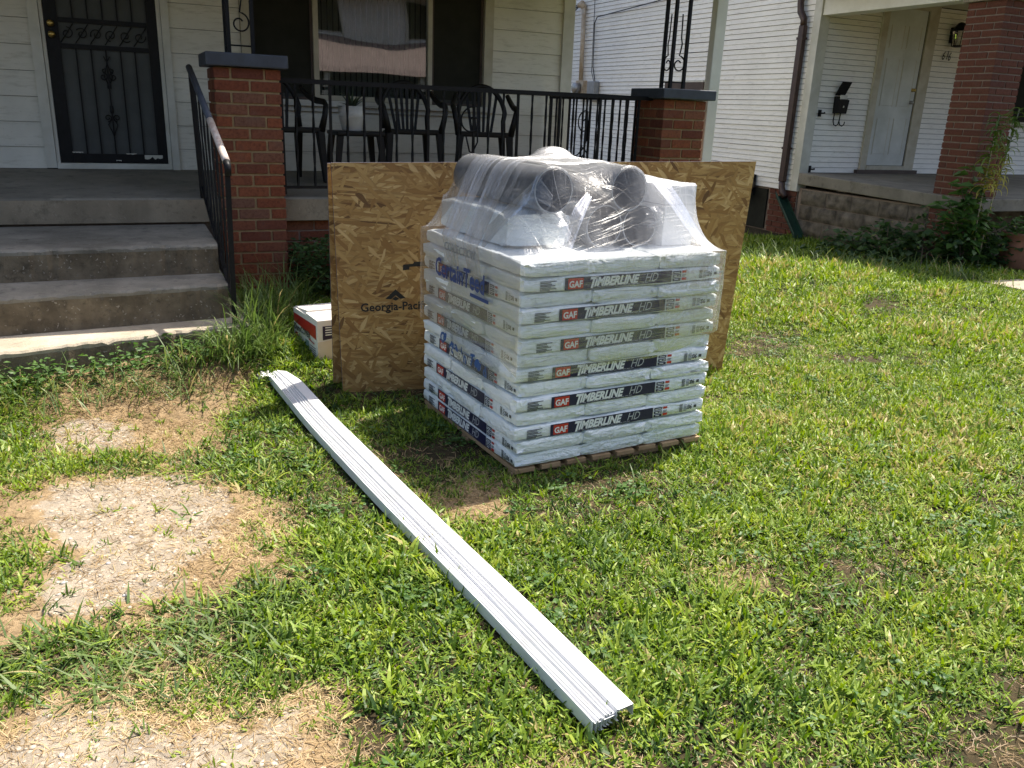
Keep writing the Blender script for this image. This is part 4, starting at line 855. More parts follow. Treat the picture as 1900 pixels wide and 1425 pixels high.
# ------------------------------------------------------------------ pallet and shingle bundles
PA = math.radians(4.8); PO = Vector((1.405, 2.995, 0)); EU = Vector((math.cos(PA), math.sin(PA), 0)); EV = Vector((-math.sin(PA), math.cos(PA), 0))
def W(u, v, z): q = PO + EU * u + EV * v; return (q.x, q.y, z)
def wm(mb): mb.v = [W(*p) for p in mb.v]; return mb
PU, PV = 1.03, 0.985; ZB = 0.078; LH = 0.0638; NL = 14
pal = thing('wooden_pallet', W(0.5, 0.5, 0.03), 'low wooden pallet under the stack of wrapped shingle bundles', 'pallet')
for v in (0.02, 0.46, 0.90): bevel(part('stringer', wm(MB().box(0.0, PU, v, v + 0.07, -0.01, 0.056)), 'pale_wood', pal), 0.003)
for i in range(8):
    u = 0.005 + i * 0.1315; d = rnd.uniform(-.006, .006); bevel(part('deck_board', wm(MB().box(u, u + 0.098, -0.004 + d, PV + d, 0.0565, 0.0765)), 'pale_wood', pal), 0.002)

def bundle_mesh(L_, Wd, H, seed, mat='wrapper'):
    """soft shrink-wrapped slab: length along x, width along y, flat label side facing -y"""
    r = random.Random(seed); nl, nr = 22, 28; mb = MB(); rows = []
    prof = []
    for k in range(nr):
        a = 2 * math.pi * k / nr; c, s_ = math.cos(a), math.sin(a); ex = 0.22
        prof.append((math.copysign(abs(c) ** ex, c), math.copysign(abs(s_) ** ex, s_)))
    for i in range(nl + 1):
        t = i / nl; x = (t - 0.5) * L_; e = min(t, 1 - t) * nl; pin = 1.0 if e > 1.2 else (0.93 if e >= 1 else 0.86); rw = []
        for (py, pz) in prof:
            n1 = mnoise.noise(Vector((x * 7 + seed, py * 1.5, pz * 1.2 + seed * .7))); n2 = mnoise.noise(Vector((x * 22 + seed, py * 5, pz * 4)))
            fl = 0.25 if py < -0.93 and abs(pz) < 0.8 else 1.0
            endc = 1.0 if e < 2.2 else 0.35
            y = py * Wd / 2 * (0.5 + 0.5 * pin if abs(pz) > .9 else 1.0) + n1 * 0.004 * fl * (abs(py) > .8); z = pz * H / 2 * pin + (n1 * 0.007 + n2 * 0.006 * endc) * fl
            xx = x + (n2 * 0.009 + n1 * 0.007 if e < 0.5 else 0)
            rw.append((xx, y, z))
        rows.append(rw + [rw[0]])
    mb.grid(rows)
    for row, sgn in ((rows[0], -1), (rows[-1], 1)):
        c = MB(); ctr = [(row[k][0] + sgn * (0.004 + 0.008 * abs(mnoise.noise(Vector((row[k][1] * 30, row[k][2] * 40, seed))))), row[k][1] * 0.82, row[k][2] * 0.55 + 0.006 * mnoise.noise(Vector((row[k][1] * 24, seed, 1)))) for k in range(nr)]
        ring = [row[k] for k in range(nr)]; f = [(k, (k + 1) % nr, nr + (k + 1) % nr, nr + k) if sgn > 0 else (k, nr + k, nr + (k + 1) % nr, (k + 1) % nr) for k in range(nr)]
        c.add(ring + ctr, f + ([tuple(range(nr, 2 * nr))] if sgn > 0 else [tuple(range(nr, 2 * nr))[::-1]])); mb.add(c.v, c.f)
    return mb.mesh('shingle_bundle', mat, True)

ORD = ['bottom', 'second', 'third', 'fourth', 'fifth', 'sixth', 'seventh', 'eighth', 'ninth', 'tenth', 'eleventh', 'twelfth', 'thirteenth', 'top']
def quad(x0, x1, z0, z1, y=0.0): return MB().add([(x0, y, z0), (x1, y, z0), (x1, y, z1), (x0, y, z1)], [(0, 1, 2, 3)])
SHARED = {}
def deco(key, build, mat):
    if key not in SHARED: SHARED[key] = build().mesh(key, mat)
    return SHARED[key]
def strips(rs):
    b = MB()
    for r in rs: q = quad(*r); b.add(q.v, q.f)
    return b
def label_set(o, M, small=False):
    """print on the long flat side; M maps x along the side, y out of it (negative = outwards), z up"""
    T = lambda dy: M @ Matrix.Translation((0, -dy, 0))
    s = -0.5
    link('label_band', deco('label_band', lambda: quad(s + .175, s + .715, -.0225, .0235), 'label_navy'), o, M=T(.0008))
    link('logo_square', deco('logo_square', lambda: quad(s + .19, s + .263, -.020, .020), 'label_red'), o, M=T(.0013))
    R = Matrix.Rotation(math.pi / 2, 4, 'X')
    link('logo_text', text_mesh('GAF', 0.034, 'label_white', 0, 0.0011, 'CENTER', 1.02), o, M=T(.0018) @ Matrix.Translation((s + .2265, 0, -.0135)) @ R)
    link('name_text', text_mesh('T', 0.056, 'label_white', 0.3, 0.0024), o, M=T(.0018) @ Matrix.Translation((s + .288, 0, -.0195)) @ R)
    link('name_text', text_mesh('IMBERLINE', 0.045, 'label_white', 0.3, 0.0022, 'LEFT', 1.03), o, M=T(.0018) @ Matrix.Translation((s + .315, 0, -.0135)) @ R)
    link('grade_text', text_mesh('HD', 0.047, 'label_silver', 0.3, 0.0, 'LEFT', 1.0), o, M=T(.0018) @ Matrix.Translation((s + .570, 0, -.013)) @ R)
    link('tag_line', deco('tag_line', lambda: strips([(s + .31 + i * .022, s + .31 + i * .022 + rnd.uniform(.012, .02), -.0185, -.0165) for i in range(13)]), 'label_silver'), o, M=T(.0018))
    link('fine_print', deco('fine_print', lambda: strips([(s + .06, s + .06 + w, z, z + .0032) for z, w in ((.013, .075), (.008, .05), (.0015, .055), (-.0035, .07), (-.010, .05), (-.015, .075), (-.0195, .045))]), 'label_text'), o, M=T(.0012))
    link('info_panel', deco('info_panel', lambda: strips([(s + .722, s + .765, .009, .020), (s + .722, s + .765, -.006, .0055), (s + .722, s + .765, -.020, -.0095)]), 'label_navy'), o, M=T(.0012))
    link('info_text', deco('info_text', lambda: strips([(s + .727, s + .758, .0125, .0155), (s + .729, s + .744, -.0022, .002), (s + .748, s + .762, -.0022, .001), (s + .730, s + .752, -.0155, -.0125)]), 'label_white'), o, M=T(.0017))
    link('flag_patch', deco('flag_patch', lambda: strips([(s + .772, s + .795, .011, .020), (s + .772, s + .797, -.018, -.008)]), 'label_red'), o, M=T(.0012))
    link('flag_text', deco('flag_text', lambda: strips([(s + .773, s + .795, .001, .0035), (s + .773, s + .79, -.004, -.0015)]), 'label_text'), o, M=T(.0012))
    link('bar_code', deco('bar_code', lambda: strips([(s + .868, s + .886, -.016 + i * .0042, -.0135 + i * .0042) for i in range(8)] + [(s + .892, s + .91 + .01 * (i % 2), -.014 + i * .006, -.0115 + i * .006) for i in range(5)] + [(s + .952, s + .968, -.006, .006)]), 'label_text'), o, M=T(.0012))
    link('code_text', text_mesh('06', 0.026, 'label_text', 0.1, 0.0008), o, M=T(.0014) @ Matrix.Translation((s + .915, 0, -.009)) @ R)
along_v = {0, 1, 3, 5, 7, 9, 11, 13}
seed = 3
for l in range(NL):
    zc = ZB + (l + 0.5) * LH
    for k in range(3):
        seed += 7.3; jx, jy = rnd.uniform(-.013, .010), rnd.uniform(-.008, .006)
        if l in along_v:
            w = PU / 3; c = W((k + 0.5) * w + (jy if k == 0 else jy * .3), PV / 2 + jx, zc); ang = PA - math.pi / 2; Ln, Wd = PV - .005, w - .002
            where = ('on the shaded left face', 'between its two layer mates', 'on the far right side')[k]
        else:
            w = PV / 3; c = W(PU / 2 + jx, (k + 0.5) * w + (jy if k == 0 else jy * .3), zc); ang = PA; Ln, Wd = PU - .005, w - .002
            where = ('on the right-hand face', 'between its two layer mates', 'at the back by the chipboard')[k]
        M = Matrix.Translation(c) @ Matrix.Rotation(ang + rnd.uniform(-.007, .007), 4, 'Z')
        lay = 'top' if l == 13 else ('bottom' if l == 0 else ORD[l] + ' from bottom')
        o = link('shingle_bundle', bundle_mesh(Ln, Wd, LH + 0.002, seed), label='white wrapped shingle bundle, %s layer, %s' % (lay, where), cat='shingles', group='shingle bundles on the pallet', M=M)
        o['_m'] = 0; del o['_m']
        if k == 0 and l < 13:
            LOC[o] = (0, 0, 0); MM = M @ Matrix.Translation((0, -Wd / 2 - 0.0016, -0.001)) @ Matrix.Translation((rnd.uniform(-.022, .022), 0, rnd.uniform(-.0025, .0025))) @ Matrix.Rotation(rnd.uniform(-.008, .008), 4, 'Y') @ Matrix.Diagonal((Ln / 1.0, 1, 1.12, 1))
            n0 = len(bpy.data.objects); before = set(COL.objects)
            label_set(o, MM)
            for q in set(COL.objects) - before: q.matrix_parent_inverse = M.inverted()

# ------------------------------------------------------------------ rolls and carton on top
ZT = ZB + NL * LH + 0.003
RR = 0.095
ROLLS = [
         (0.53, ZT + RR, 'felt_silver', 'dark pipe lying lowest in the middle of the load'), (0.725, ZT + RR, 'felt_silver', 'dark pipe lying lowest beside the white carton'),
         (0.245, ZT + RR + 0.160, 'felt_silver', 'upper left dark pipe with an open black end under the film'), (0.628, ZT + RR + 0.164, 'felt_silver', 'upper right dark pipe with open end next to the white carton')]
ROLLV = []
for i, (u, zc, m_, lb) in enumerate(ROLLS):
    v0 = 0.20 + (0.02, 0.02, 0.0, -0.01)[i]; v1 = PV + 0.004 - (0.012, 0.006, 0.0, 0.015)[i]; ROLLV.append((v0, v1))
    t = thing('black_pipe', W(u, v0, zc - RR), lb, 'pipe', 'dark pipes on top of the load')
    nseg = 40; b = MB(); rows = []
    for vv in (v0, v0 + 0.3, v0 + 0.6, v1):
        rows.append([W(u + RR * math.cos(a) * (1 + .012 * math.sin(3 * a + vv * 4)), vv, zc + RR * math.sin(a) * (1 + .012 * math.cos(2 * a + vv * 3))) for a in np.linspace(0, 2 * math.pi, nseg + 1)])
    part('outer_wrap', b.grid(rows), m_, t, True)
    ri = RR - 0.0065; A_ = np.linspace(0, 2 * math.pi, nseg + 1)
    part('inner_wall', MB().grid([[W(u + ri * math.cos(a), vv, zc + ri * math.sin(a)) for a in A_][::-1] for vv in (v0, v0 + .3, v1)]), 'pipe_hollow_shade', t, True)
    for vv in (v0, v1): part('rim', MB().grid([[W(u + q * math.cos(a), vv, zc + q * math.sin(a)) for a in A_] for q in (ri, RR - 0.0004)]), 'grey_box', t)
link('shingle_bundle', bundle_mesh(0.68, 0.31, 0.155, 901), label='thick white wrapped bundle on top of the stack under the upper left pipe', cat='shingles', M=Matrix.Translation(W(0.235, 0.63, ZT + 0.0785)) @ Matrix.Rotation(PA - math.pi / 2, 4, 'Z'))
ct = thing('white_carton', W(0.93, 0.45, ZT), 'white cardboard carton under the film at the right end of the load', 'carton')
CT = (0.835, 1.012, 0.19, 0.70, ZT, ZT + 0.275)
bevel(part('body', wm(MB().box(*CT)), 'carton_white', ct), 0.004); part('lid_seam', wm(MB().box(CT[0] - .0008, CT[1] + .0008, CT[2] - .0008, CT[3] + .0008, ZT + 0.185, ZT + 0.189)), 'grey_box', ct)

# ------------------------------------------------------------------ stretch film: a taut membrane over the load
NU, NV = 96, 100; U0, U1, V0, V1 = -0.016, PU + 0.016, -0.016, PV + 0.022
us = np.linspace(U0, U1, NU); vs = np.linspace(V0, V1, NV); UU, VV = np.meshgrid(us, vs)
ob = np.full(UU.shape, ZT + 0.004)
for (u, zc, m_, lb), (a, b) in zip(ROLLS, ROLLV):
    d = np.abs(UU - u); h = np.where((d < RR) & (VV > a - .004) & (VV < b + .004), zc + np.sqrt(np.maximum(RR ** 2 - d ** 2, 0)) + 0.005, 0); ob = np.maximum(ob, h)
ob = np.maximum(ob, np.where((np.abs(UU - .235) < .155) & (VV > .29) & (VV < .97), ZT + .162, 0))
ob = np.maximum(ob, np.where((UU > CT[0]) & (UU < CT[1]) & (VV > CT[2]) & (VV < CT[3]), CT[5] + 0.005, 0))
ob = np.maximum(ob, np.where(((UU - 0.60) / 0.10) ** 2 + ((VV - 0.80) / 0.10) ** 2 < 1, ROLLS[2][1] + RR + 0.05 * np.sqrt(np.maximum(0, 1 - ((UU - 0.60) / 0.10) ** 2 - ((VV - 0.80) / 0.10) ** 2)), 0))
hf = ob.copy(); bd = np.zeros(UU.shape, bool); bd[0, :] = bd[-1, :] = bd[:, 0] = bd[:, -1] = True
ck = (np.add.outer(np.arange(NV), np.arange(NU)) % 2 == 0)
for it in range(500):
    for c_ in (ck, ~ck):
        av = hf.copy(); av[1:-1, 1:-1] = hf[1:-1, 1:-1] + 1.86 * (0.25 * (hf[:-2, 1:-1] + hf[2:, 1:-1] + hf[1:-1, :-2] + hf[1:-1, 2:]) - hf[1:-1, 1:-1])
        hf = np.where(c_ & ~bd, np.maximum(av, ob), hf)
hf = hf + np.where(bd, 0, 0.003 * gnoise(UU * 9, VV * 9, 2.2, 8) + 0.002 * np.abs(gnoise(UU * 20, VV * 6, 2.5, 9)))
film = thing('stretch_wrap', W(0.5, 0.5, 0.5), 'clear crinkled stretch film wrapped over the top of the load', 'plastic wrap')
def uvmesh(rows, uvs, name, mat, parent, kindname=None):
    mb = MB().grid(rows); me = mb.mesh(name, mat, True); l = me.uv_layers.new(name='UVMap'); fl = [q for r in uvs for q in r]
    idx = np.zeros(len(me.loops), np.int32); me.loops.foreach_get('vertex_index', idx); l.data.foreach_set('uv', np.asarray(fl, np.float32)[idx].ravel()); return link(name, me, parent)
uvmesh([[W(us[i], vs[j], hf[j, i]) for i in range(NU)] for j in range(NV)], [[(us[i], vs[j]) for i in range(NU)] for j in range(NV)], 'top_film', 'stretch_film', film)
per = [(U0, V1 - (V1 - V0) * i / 60) for i in range(61)] + [(U0 + (U1 - U0) * i / 60, V0) for i in range(1, 61)] + [(U1, V0 + (V1 - V0) * i / 40) for i in range(1, 41)]
rows, uvs_ = [], []
for k in range(15):
    r, q = [], []; s_ = 0
    for i, (u, v) in enumerate(per):
        if i: s_ += math.hypot(u - per[i - 1][0], v - per[i - 1][1])
        low = 0.50 + 0.04 * math.sin(s_ * 3.1) + 0.015 * math.sin(s_ * 9 + 1) + (0.09 * max(0, s_ - 1.15)) ; z = ZT + 0.004 - (ZT - low) * k / 14
        w_ = 0.004 * mnoise.noise(Vector((s_ * 6, z * 9, 3.1))) + 0.003 * mnoise.noise(Vector((s_ * 3, z * 30, 5.1)))
        nx, ny = (-1, 0) if i < 61 else ((0, -1) if i < 121 else (1, 0))
        if i in (60, 120): nx, ny = (-.7, -.7) if i == 60 else (.7, -.7)
        w_ = w_ if k else 0; r.append(W(u + nx * w_ * 1.0, v + ny * w_, z)); q.append((s_, z))
    rows.append(r); uvs_.append(q)
uvmesh(rows, uvs_, 'side_film', 'stretch_film_side', film)
def fz(u, v):
    i = min(max((u - U0) / (U1 - U0) * (NU - 1), 0), NU - 1.001); j = min(max((v - V0) / (V1 - V0) * (NV - 1), 0), NV - 1.001); a, b = int(i), int(j)
    return float(hf[b, a] * (1 - i + a) * (1 - j + b) + hf[b, a + 1] * (i - a) * (1 - j + b) + hf[b + 1, a] * (1 - i + a) * (j - b) + hf[b + 1, a + 1] * (i - a) * (j - b))
for (va0, va1, vb0, vb1) in ((0.62, 0.84, 0.52, 0.62), (0.40, 0.60, 0.30, 0.42)):
    rows, uvs_ = [], []; s_ = 0; prev = None
    for k in range(70):
        t = k / 69; u = -0.020 + 0.72 * max(0, t - 0.22) / 0.78; r, q = [], []
        for j in range(13):
            c = j / 12; g = min(1, t / 0.4); v = (vb0 + (vb1 - vb0) * c) * (1 - g) + (va0 + (va1 - va0) * c) * g; v += 0.006 * math.sin(c * 9 + t * 3)
            z = (0.80 + (ZT - 0.79) * t / 0.22) if t < 0.22 else fz(u, v) + 0.005 + 0.003 * math.sin(c * 40 + 2 * math.sin(t * 6))
            du = 0.0025 * math.sin(c * 44) if t < 0.25 else 0
            r.append(W(u - 0.004 + du, v, z)); q.append((t * 1.2, c * 0.25 + va0))
        rows.append(r); uvs_.append(q)
    uvmesh(rows, uvs_, 'film_band', 'stretch_band', film)
for (a_, b_, w_) in (((0.62, 0.40), (0.97, 0.0), 0.07), ((0.40, 0.16), (0.16, 0.0), 0.05), ((0.30, 0.62), (0.0, 0.93), 0.08), ((0.20, 0.14), (0.0, 0.36), 0.06)):
    rows, uvs_ = [], []; dx_, dy_ = b_[0] - a_[0], b_[1] - a_[1]; L_ = math.hypot(dx_, dy_); nx_, ny_ = -dy_ / L_, dx_ / L_
    for k in range(30):
        t = k / 29; r, q = [], []
        for j in range(9):
            c = (j / 8 - .5) * w_ * (0.45 + 0.9 * t); u = min(max(a_[0] + dx_ * t + nx_ * c, U0 + .002), U1 - .002); v = min(max(a_[1] + dy_ * t + ny_ * c, V0 + .002), V1 - .002)
            r.append(W(u, v, fz(u, v) + 0.004 + 0.0015 * math.sin(j * 2.2))); q.append((t * L_ * 2, c * 1.1 + a_[0]))
        rows.append(r); uvs_.append(q)
    uvmesh(rows, uvs_, 'film_band', 'stretch_fan', film)
def face_left(v, z, out=0.024): return W(-out, v, z)
Fl = lambda v, z, out, tilt=0.0: frame(W(-out, v, z), -EV + Vector((0, 0, tilt)), (0, 0, 1))
link('blue_print', text_mesh('CertainTeed', 0.118, 'film_navy_print', 0, 0.003, 'LEFT', 0.86), film, M=Fl(0.80, 0.785, 0.0265))
link('grey_print', text_mesh('COLLECTION', 0.052, 'film_grey_print', 0.1, 0.0005, 'LEFT', 1.0), film, M=Fl(0.70, 0.918, 0.0265))
part('small_print', wm(strips([])) if False else MB().add([face_left(0.42 - a, z, .0262) for a, z in ((0, .752), (.18, .752), (.18, .768), (0, .768))], [(0, 1, 2, 3)]), 'film_navy_print', film)
# crumpled film stuffed between the pipe ends
for k, (cu_, cv_, cz_, rr_) in enumerate(((0.30, 0.19, ZT + .08, .075), (0.80, 0.16, ZT + .13, .05))):
    rows, uvs_ = [], []
    for i in range(16):
        r, q = [], []
        for j in range(16):
            a, b = (i / 15 - .5) * 2, (j / 15 - .5) * 2; n_ = mnoise.noise(Vector((a * 2.2 + k * 5, b * 2.2, 1))) * .03 + mnoise.noise(Vector((a * 6 + k * 5, b * 6, 4))) * .012
            r.append(W(cu_ + a * rr_, cv_ + .10 * (a * a + b * b) * .6 + n_, cz_ + b * rr_)); q.append((a * .1 + k, b * .1))
        rows.append(r); uvs_.append(q)
    uvmesh(rows, uvs_, 'crumpled_film', 'stretch_band', film)
# loose crumpled flap of printed film low on the left face
rows, uvs_ = [], []
for i in range(22):
    r, q = [], []
    for j in range(14):
        a, b = i / 21, j / 13; v = 0.74 - a * 0.60; z = 0.60 - b * 0.16 - a * 0.05 + 0.02 * math.sin(a * 9)
        o_ = 0.016 + 0.03 * abs(mnoise.noise(Vector((a * 5, b * 4, 9.0)))) + 0.012 * mnoise.noise(Vector((a * 15, b * 12, 4.0))) + 0.02 * math.sin(math.pi * b) * math.sin(math.pi * a)
        r.append(face_left(v, z, o_)); q.append((a * .6, b * .2))
    rows.append(r); uvs_.append(q)
uvmesh(rows, uvs_, 'loose_flap', 'stretch_film', film)
for i, ch in enumerate('CertainTeed'):
    a = 0.12 + i * 0.075; link('flap_print', text_mesh(ch, 0.07, 'film_blue_print', 0.1, 0.003), film, M=frame(face_left(0.74 - a * 0.60, 0.50 - a * 0.05 + .014 * math.sin(i * 1.7), 0.058 + .006 * math.sin(i * 2.3)), -EV + Vector((0, 0, -.15 + .3 * math.sin(i * 2.1))), (0.25 * math.sin(i), 0.2 * math.cos(i * 1.3), 1)))
# blue tag on top
part('blue_tag', MB().add([W(0.78, 0.90, fz(.78, .9) + .008), W(0.83, 0.90, fz(.83, .9) + .012), W(0.83, 0.91, fz(.83, .91) + .05), W(0.78, 0.91, fz(.78, .91) + .05)], [(0, 1, 2, 3)]), 'film_blue_print', film)

# ------------------------------------------------------------------ cardboard box in the weeds
bx0, by0, bz0 = 0.892, 4.56, 0.140
cb = thing('cardboard_box', (bx0 + .15, by0 + .19, bz0), 'white and red cardboard box standing in long grass behind the chipboard', 'box')
BX = lambda a, b, c: (bx0 + a - 0.15 * b, by0 + b + 0.14 * a, bz0 + c)
def bm_(mb): mb.v = [BX(*p) for p in mb.v]; return mb
bw_, bd_, bh_ = 0.30, 0.39, 0.245
part('body', bm_(MB().box(0, bw_, 0, bd_, 0, bh_)), 'box_white', cb)
part('lid_flap', bm_(MB().hexa([(0.0, 0.0, bh_ + .001), (bw_, 0, bh_ + .001), (bw_, .18, bh_ + .001), (0, .18, bh_ + .001), (0, .002, bh_ + .005), (bw_, .002, bh_ + .005), (bw_, .18, bh_ + .012), (0, .18, bh_ + .012)])), 'box_white', cb)
part('lid_flap', bm_(MB().hexa([(0.01, 0.186, bh_ + .001), (bw_, .186, bh_ + .001), (bw_, bd_, bh_ + .001), (0.01, bd_, bh_ + .001), (0.01, .186, bh_ + .022), (bw_, .186, bh_ + .022), (bw_, bd_, bh_ + .005), (0.01, bd_, bh_ + .005)])), 'box_white', cb)
LF = lambda pts, mat, nm: part(nm, MB().add([BX(-0.0015, b, c) for b, c in pts], [tuple(range(len(pts)))]), mat, cb)
LF([(bd_ - .005, .215), (.02, .215), (.02, .135), (bd_ - .005, .165)], 'box_red', 'red_panel')
Lm = lambda b, c: frame(BX(-0.0028, b, c), Vector(BX(0, 0, 0)) - Vector(BX(0, 1, 0)), (0, 0, 1))
link('box_lettering', text_mesh('DuroCOVER', 0.05, 'label_text', 0, 0.0015), cb, M=Lm(bd_ - .01, .120))
LF([(bd_ - .02, .105), (bd_ - .07, .105), (bd_ - .07, .06), (bd_ - .02, .06)], 'box_red', 'red_square'); LF([(.20, .10), (.14, .10), (.14, .03), (.20, .03)], 'box_teal', 'picture_patch')
LF([(.14, .118), (.05, .108), (.05, .100), (.14, .110)], 'box_red', 'red_line')
for k in range(5): LF([(.12, .085 - k * .013), (.03, .082 - k * .013), (.03, .078 - k * .013), (.12, .081 - k * .013)], 'label_text', 'small_print')
FF = lambda pts, mat, nm: part(nm, MB().add([BX(a, -0.0015, c) for a, c in pts], [tuple(range(len(pts)))]), mat, cb)
FF([(0.0, 0.0), (bw_, 0.0), (bw_, .150), (0.0, .125)], 'box_kraft', 'kraft_panel'); 
part('dark_panel', MB().add([BX(a, -0.002, c) for a, c in ((.03, .215), (bw_ - .01, .215), (bw_ - .01, .16), (.03, .135))], [(3, 2, 1, 0)][::-1]), 'box_dark', cb)
for k in range(4): part('small_print', MB().add([BX(a, -0.0028, c) for a, c in ((.045, .203 - k * .014), (.20 - .02 * (k % 2), .203 - k * .014), (.20 - .02 * (k % 2), .209 - k * .014), (.045, .209 - k * .014))], [(0, 1, 2, 3)]), 'label_white', cb)

# ------------------------------------------------------------------ nested white metal edge trims on the lawn
N0, N1 = Vector((0.958, 1.505, 0)), Vector((0.595, 4.43, 0)); ax = (N1 - N0).normalized(); ex = Vector((ax.y, -ax.x, 0))
ys_ = np.linspace(0, (N1 - N0).length, 40)
base = [max(gh(*(N0 + ax * s_ + ex * k).xy[:]) for k in (0.0, 0.07, 0.14)) + 0.012 for s_ in ys_]
base = np.convolve(np.pad(base, 6, mode='edge'), np.ones(13) / 13, 'valid')
names = ['outermost, lowest white metal trim at the left of the nested stack', 'second white metal trim from the left of the nested stack', 'third white metal trim from the left of the nested stack', 'fourth white metal trim from the left of the nested stack', 'fifth white metal trim from the left of the nested stack', 'sixth white metal trim from the left of the nested stack', 'seventh white metal trim from the left of the nested stack', 'topmost white metal trim with the widest flat face, right of the stack']
for i in range(8):
    off = i * 0.0088 + (0.004 if i > 3 else 0) + (.004 if i == 7 else 0); top = 0.036 + i * 0.0013 + (0.003 if i > 3 else 0) + (.003 if i == 7 else 0); drop = 0.034 - 0.0004 * i; wdt = 0.047 if i < 7 else 0.053
    prof = [(off + 0.008, top - drop - .004), (off - 0.001, top - drop), (off, top - 0.003), (off + 0.0010, top + .0024), (off + 0.0038, top + .0024), (off + .0048, top - (.004 if i < 7 else 0)), (off + wdt * .5, top - (.004 if i < 7 else 0)), (off + wdt, top - (.003 if i < 7 else -.001)), (off + wdt + .0015, top - (.010 if i < 7 else .036))]
    sh = rnd.uniform(-0.006, 0.006) if i else 0; rows = []
    for q, zb_ in zip(ys_, base):
        t = q / ys_[-1]; bow = 0.003 * math.sin(t * 9 + i) + 0.004 * i * math.sin(math.pi * t) * 0.25 - (0.02 * max(0, t - .93) / .07 if i > 4 else 0)
        c = N0 + ax * (q + sh); rows.append([(c.x + ex.x * (p_[0] + bow), c.y + ex.y * (p_[0] + bow), zb_ + p_[1] - (0.05 * max(0, t - .95) / .05 * max(0, p_[0] - .08) * 6)) for p_ in prof])
    o = part('metal_edge_trim', MB().grid(rows), 'white_metal', label=names[i], cat='metal trim', group='nested white metal trims lying on the lawn'); m_ = o.modifiers.new('solid', 'SOLIDIFY'); m_.thickness = 0.0011; m_.offset = 0
# scrap of clear film at their far end
rows, uvs_ = [], []
for i in range(12):
    r, q = [], []
    for j in range(9):
        a, b = i / 11 - .5, j / 8 - .5; r.append((0.580 + a * .075, 4.425 + b * .07, gh(.575, 4.43) + 0.045 + 0.022 * mnoise.noise(Vector((a * 5, b * 5, 1))) + .008 * mnoise.noise(Vector((a * 12, b * 10, 4))) - .06 * (a * a + b * b))); q.append((a, b))
    rows.append(r); uvs_.append(q)
o = uvmesh(rows, uvs_, 'film_scrap', 'stretch_fan', None); o['label'] = 'crumpled scrap of clear film at the far end of the white trims'; o['category'] = 'plastic scrap'

# ------------------------------------------------------------------ plants
def leaf_cloud(name, pts, size, mat, parent=None, flat_=0.5, fold=0.25, aspect=0.5, seed=1, up=0.0, **k):
    r = np.random.RandomState(seed); n = len(pts); P = np.asarray(pts, float)
    az = r.uniform(0, 2 * np.pi, n); el = r.uniform(-0.9, 0.5, n) * (1 - flat_) + up; L = size * r.uniform(0.6, 1.25, n); roll = r.normal(0, 0.5, n)
    d = np.stack([np.cos(el) * np.cos(az), np.cos(el) * np.sin(az), np.sin(el)], 1); s_ = np.stack([-np.sin(az), np.cos(az), np.zeros(n)], 1); nn = np.cross(d, s_)
    s2 = s_ * np.cos(roll)[:, None] + nn * np.sin(roll)[:, None]; n2 = np.cross(d, s2)
    Wd = (L * aspect / 2)[:, None]; Lc = L[:, None]
    V = np.stack([P, P + d * Lc * .38 + s2 * Wd + n2 * Wd * fold, P + d * Lc * .45, P + d * Lc * .38 - s2 * Wd + n2 * Wd * fold, P + d * Lc * .75 + s2 * Wd * .55 - n2 * Lc * .03, P + d * Lc * .75 - s2 * Wd * .55 - n2 * Lc * .03, P + d * Lc - n2 * Lc * .10], 1).reshape(-1, 3)
    b = np.arange(n)[:, None] * 7; F = np.concatenate([b + np.array([[0, 1, 2]]), b + np.array([[0, 2, 3]]), b + np.array([[1, 4, 2]]), b + np.array([[3, 2, 5]]), b + np.array([[4, 6, 2]]), b + np.array([[2, 6, 5]])])
    me = bpy.data.meshes.new(name); me.from_pydata(V.tolist(), [], F.tolist()); me.update(); me.materials.append(MATS[mat]); tinted(me, np.repeat(np.clip(r.beta(2, 2, n), 0, 1), 7)); return link(name, me, parent, **k)
def in_ellipsoids(E, n, seed, shell=0.55):
    r = np.random.RandomState(seed); out = []; wts = np.array([e[3] * e[4] * e[5] for e in E]) ** 0.7; wts /= wts.sum()
    for e, c in zip(E, (wts * n).astype(int)):
        d = r.normal(size=(c, 3)); d /= np.linalg.norm(d, axis=1)[:, None]; rr = (shell + (1 - shell) * r.rand(c)) ** 0.8; p = d * rr[:, None] * np.array(e[3:6]) * (1 + 0.25 * np.sin(d[:, :1] * 7 + d[:, 1:2] * 9)) + np.array(e[:3]); out.append(p)
    return np.concatenate(out)
def blades(name, bases, h, w, mat, seed, lean=(0.3, 1.1), droop=(0.6, 1.9), bias=None, n=5, **k):
    r = random.Random(seed); mb = MB(); tint = []
    for (x, y, z) in bases:
        az = r.uniform(0, 6.283)
        if bias is not None and r.random() < 0.6: az = bias + r.gauss(0, .7)
        L_ = h * r.uniform(0.45, 1.2); c0 = len(mb.v); e = math.pi / 2 - r.uniform(*lean); dp = r.uniform(*droop); ww = w * r.uniform(.6, 1.3) / 2
        c, s_ = math.cos(az), math.sin(az); px_, pz = 0, 0
        for i in range(n + 1):
            t = i / n; q = ww * (1 - t ** 2.2) + .0003
            mb.v.append((x + c * px_ - s_ * q, y + s_ * px_ + c * q, z + pz)); mb.v.append((x + c * px_ + s_ * q, y + s_ * px_ - c * q, z + pz + q * .3))
            px_ += math.cos(e) * L_ / n; pz += math.sin(e) * L_ / n; e -= dp / n * (0.4 + 1.2 * t)
        for i in range(n): mb.f.append((c0 + 2 * i, c0 + 2 * i + 1, c0 + 2 * i + 3, c0 + 2 * i + 2))
        tint += [min(1, max(0, r.betavariate(2, 3) + (0.5 if r.random() < .06 else 0)))] * (2 * (n + 1))
    me = mb.mesh(name, mat, True); tinted(me, tint); return link(name, me, **k)
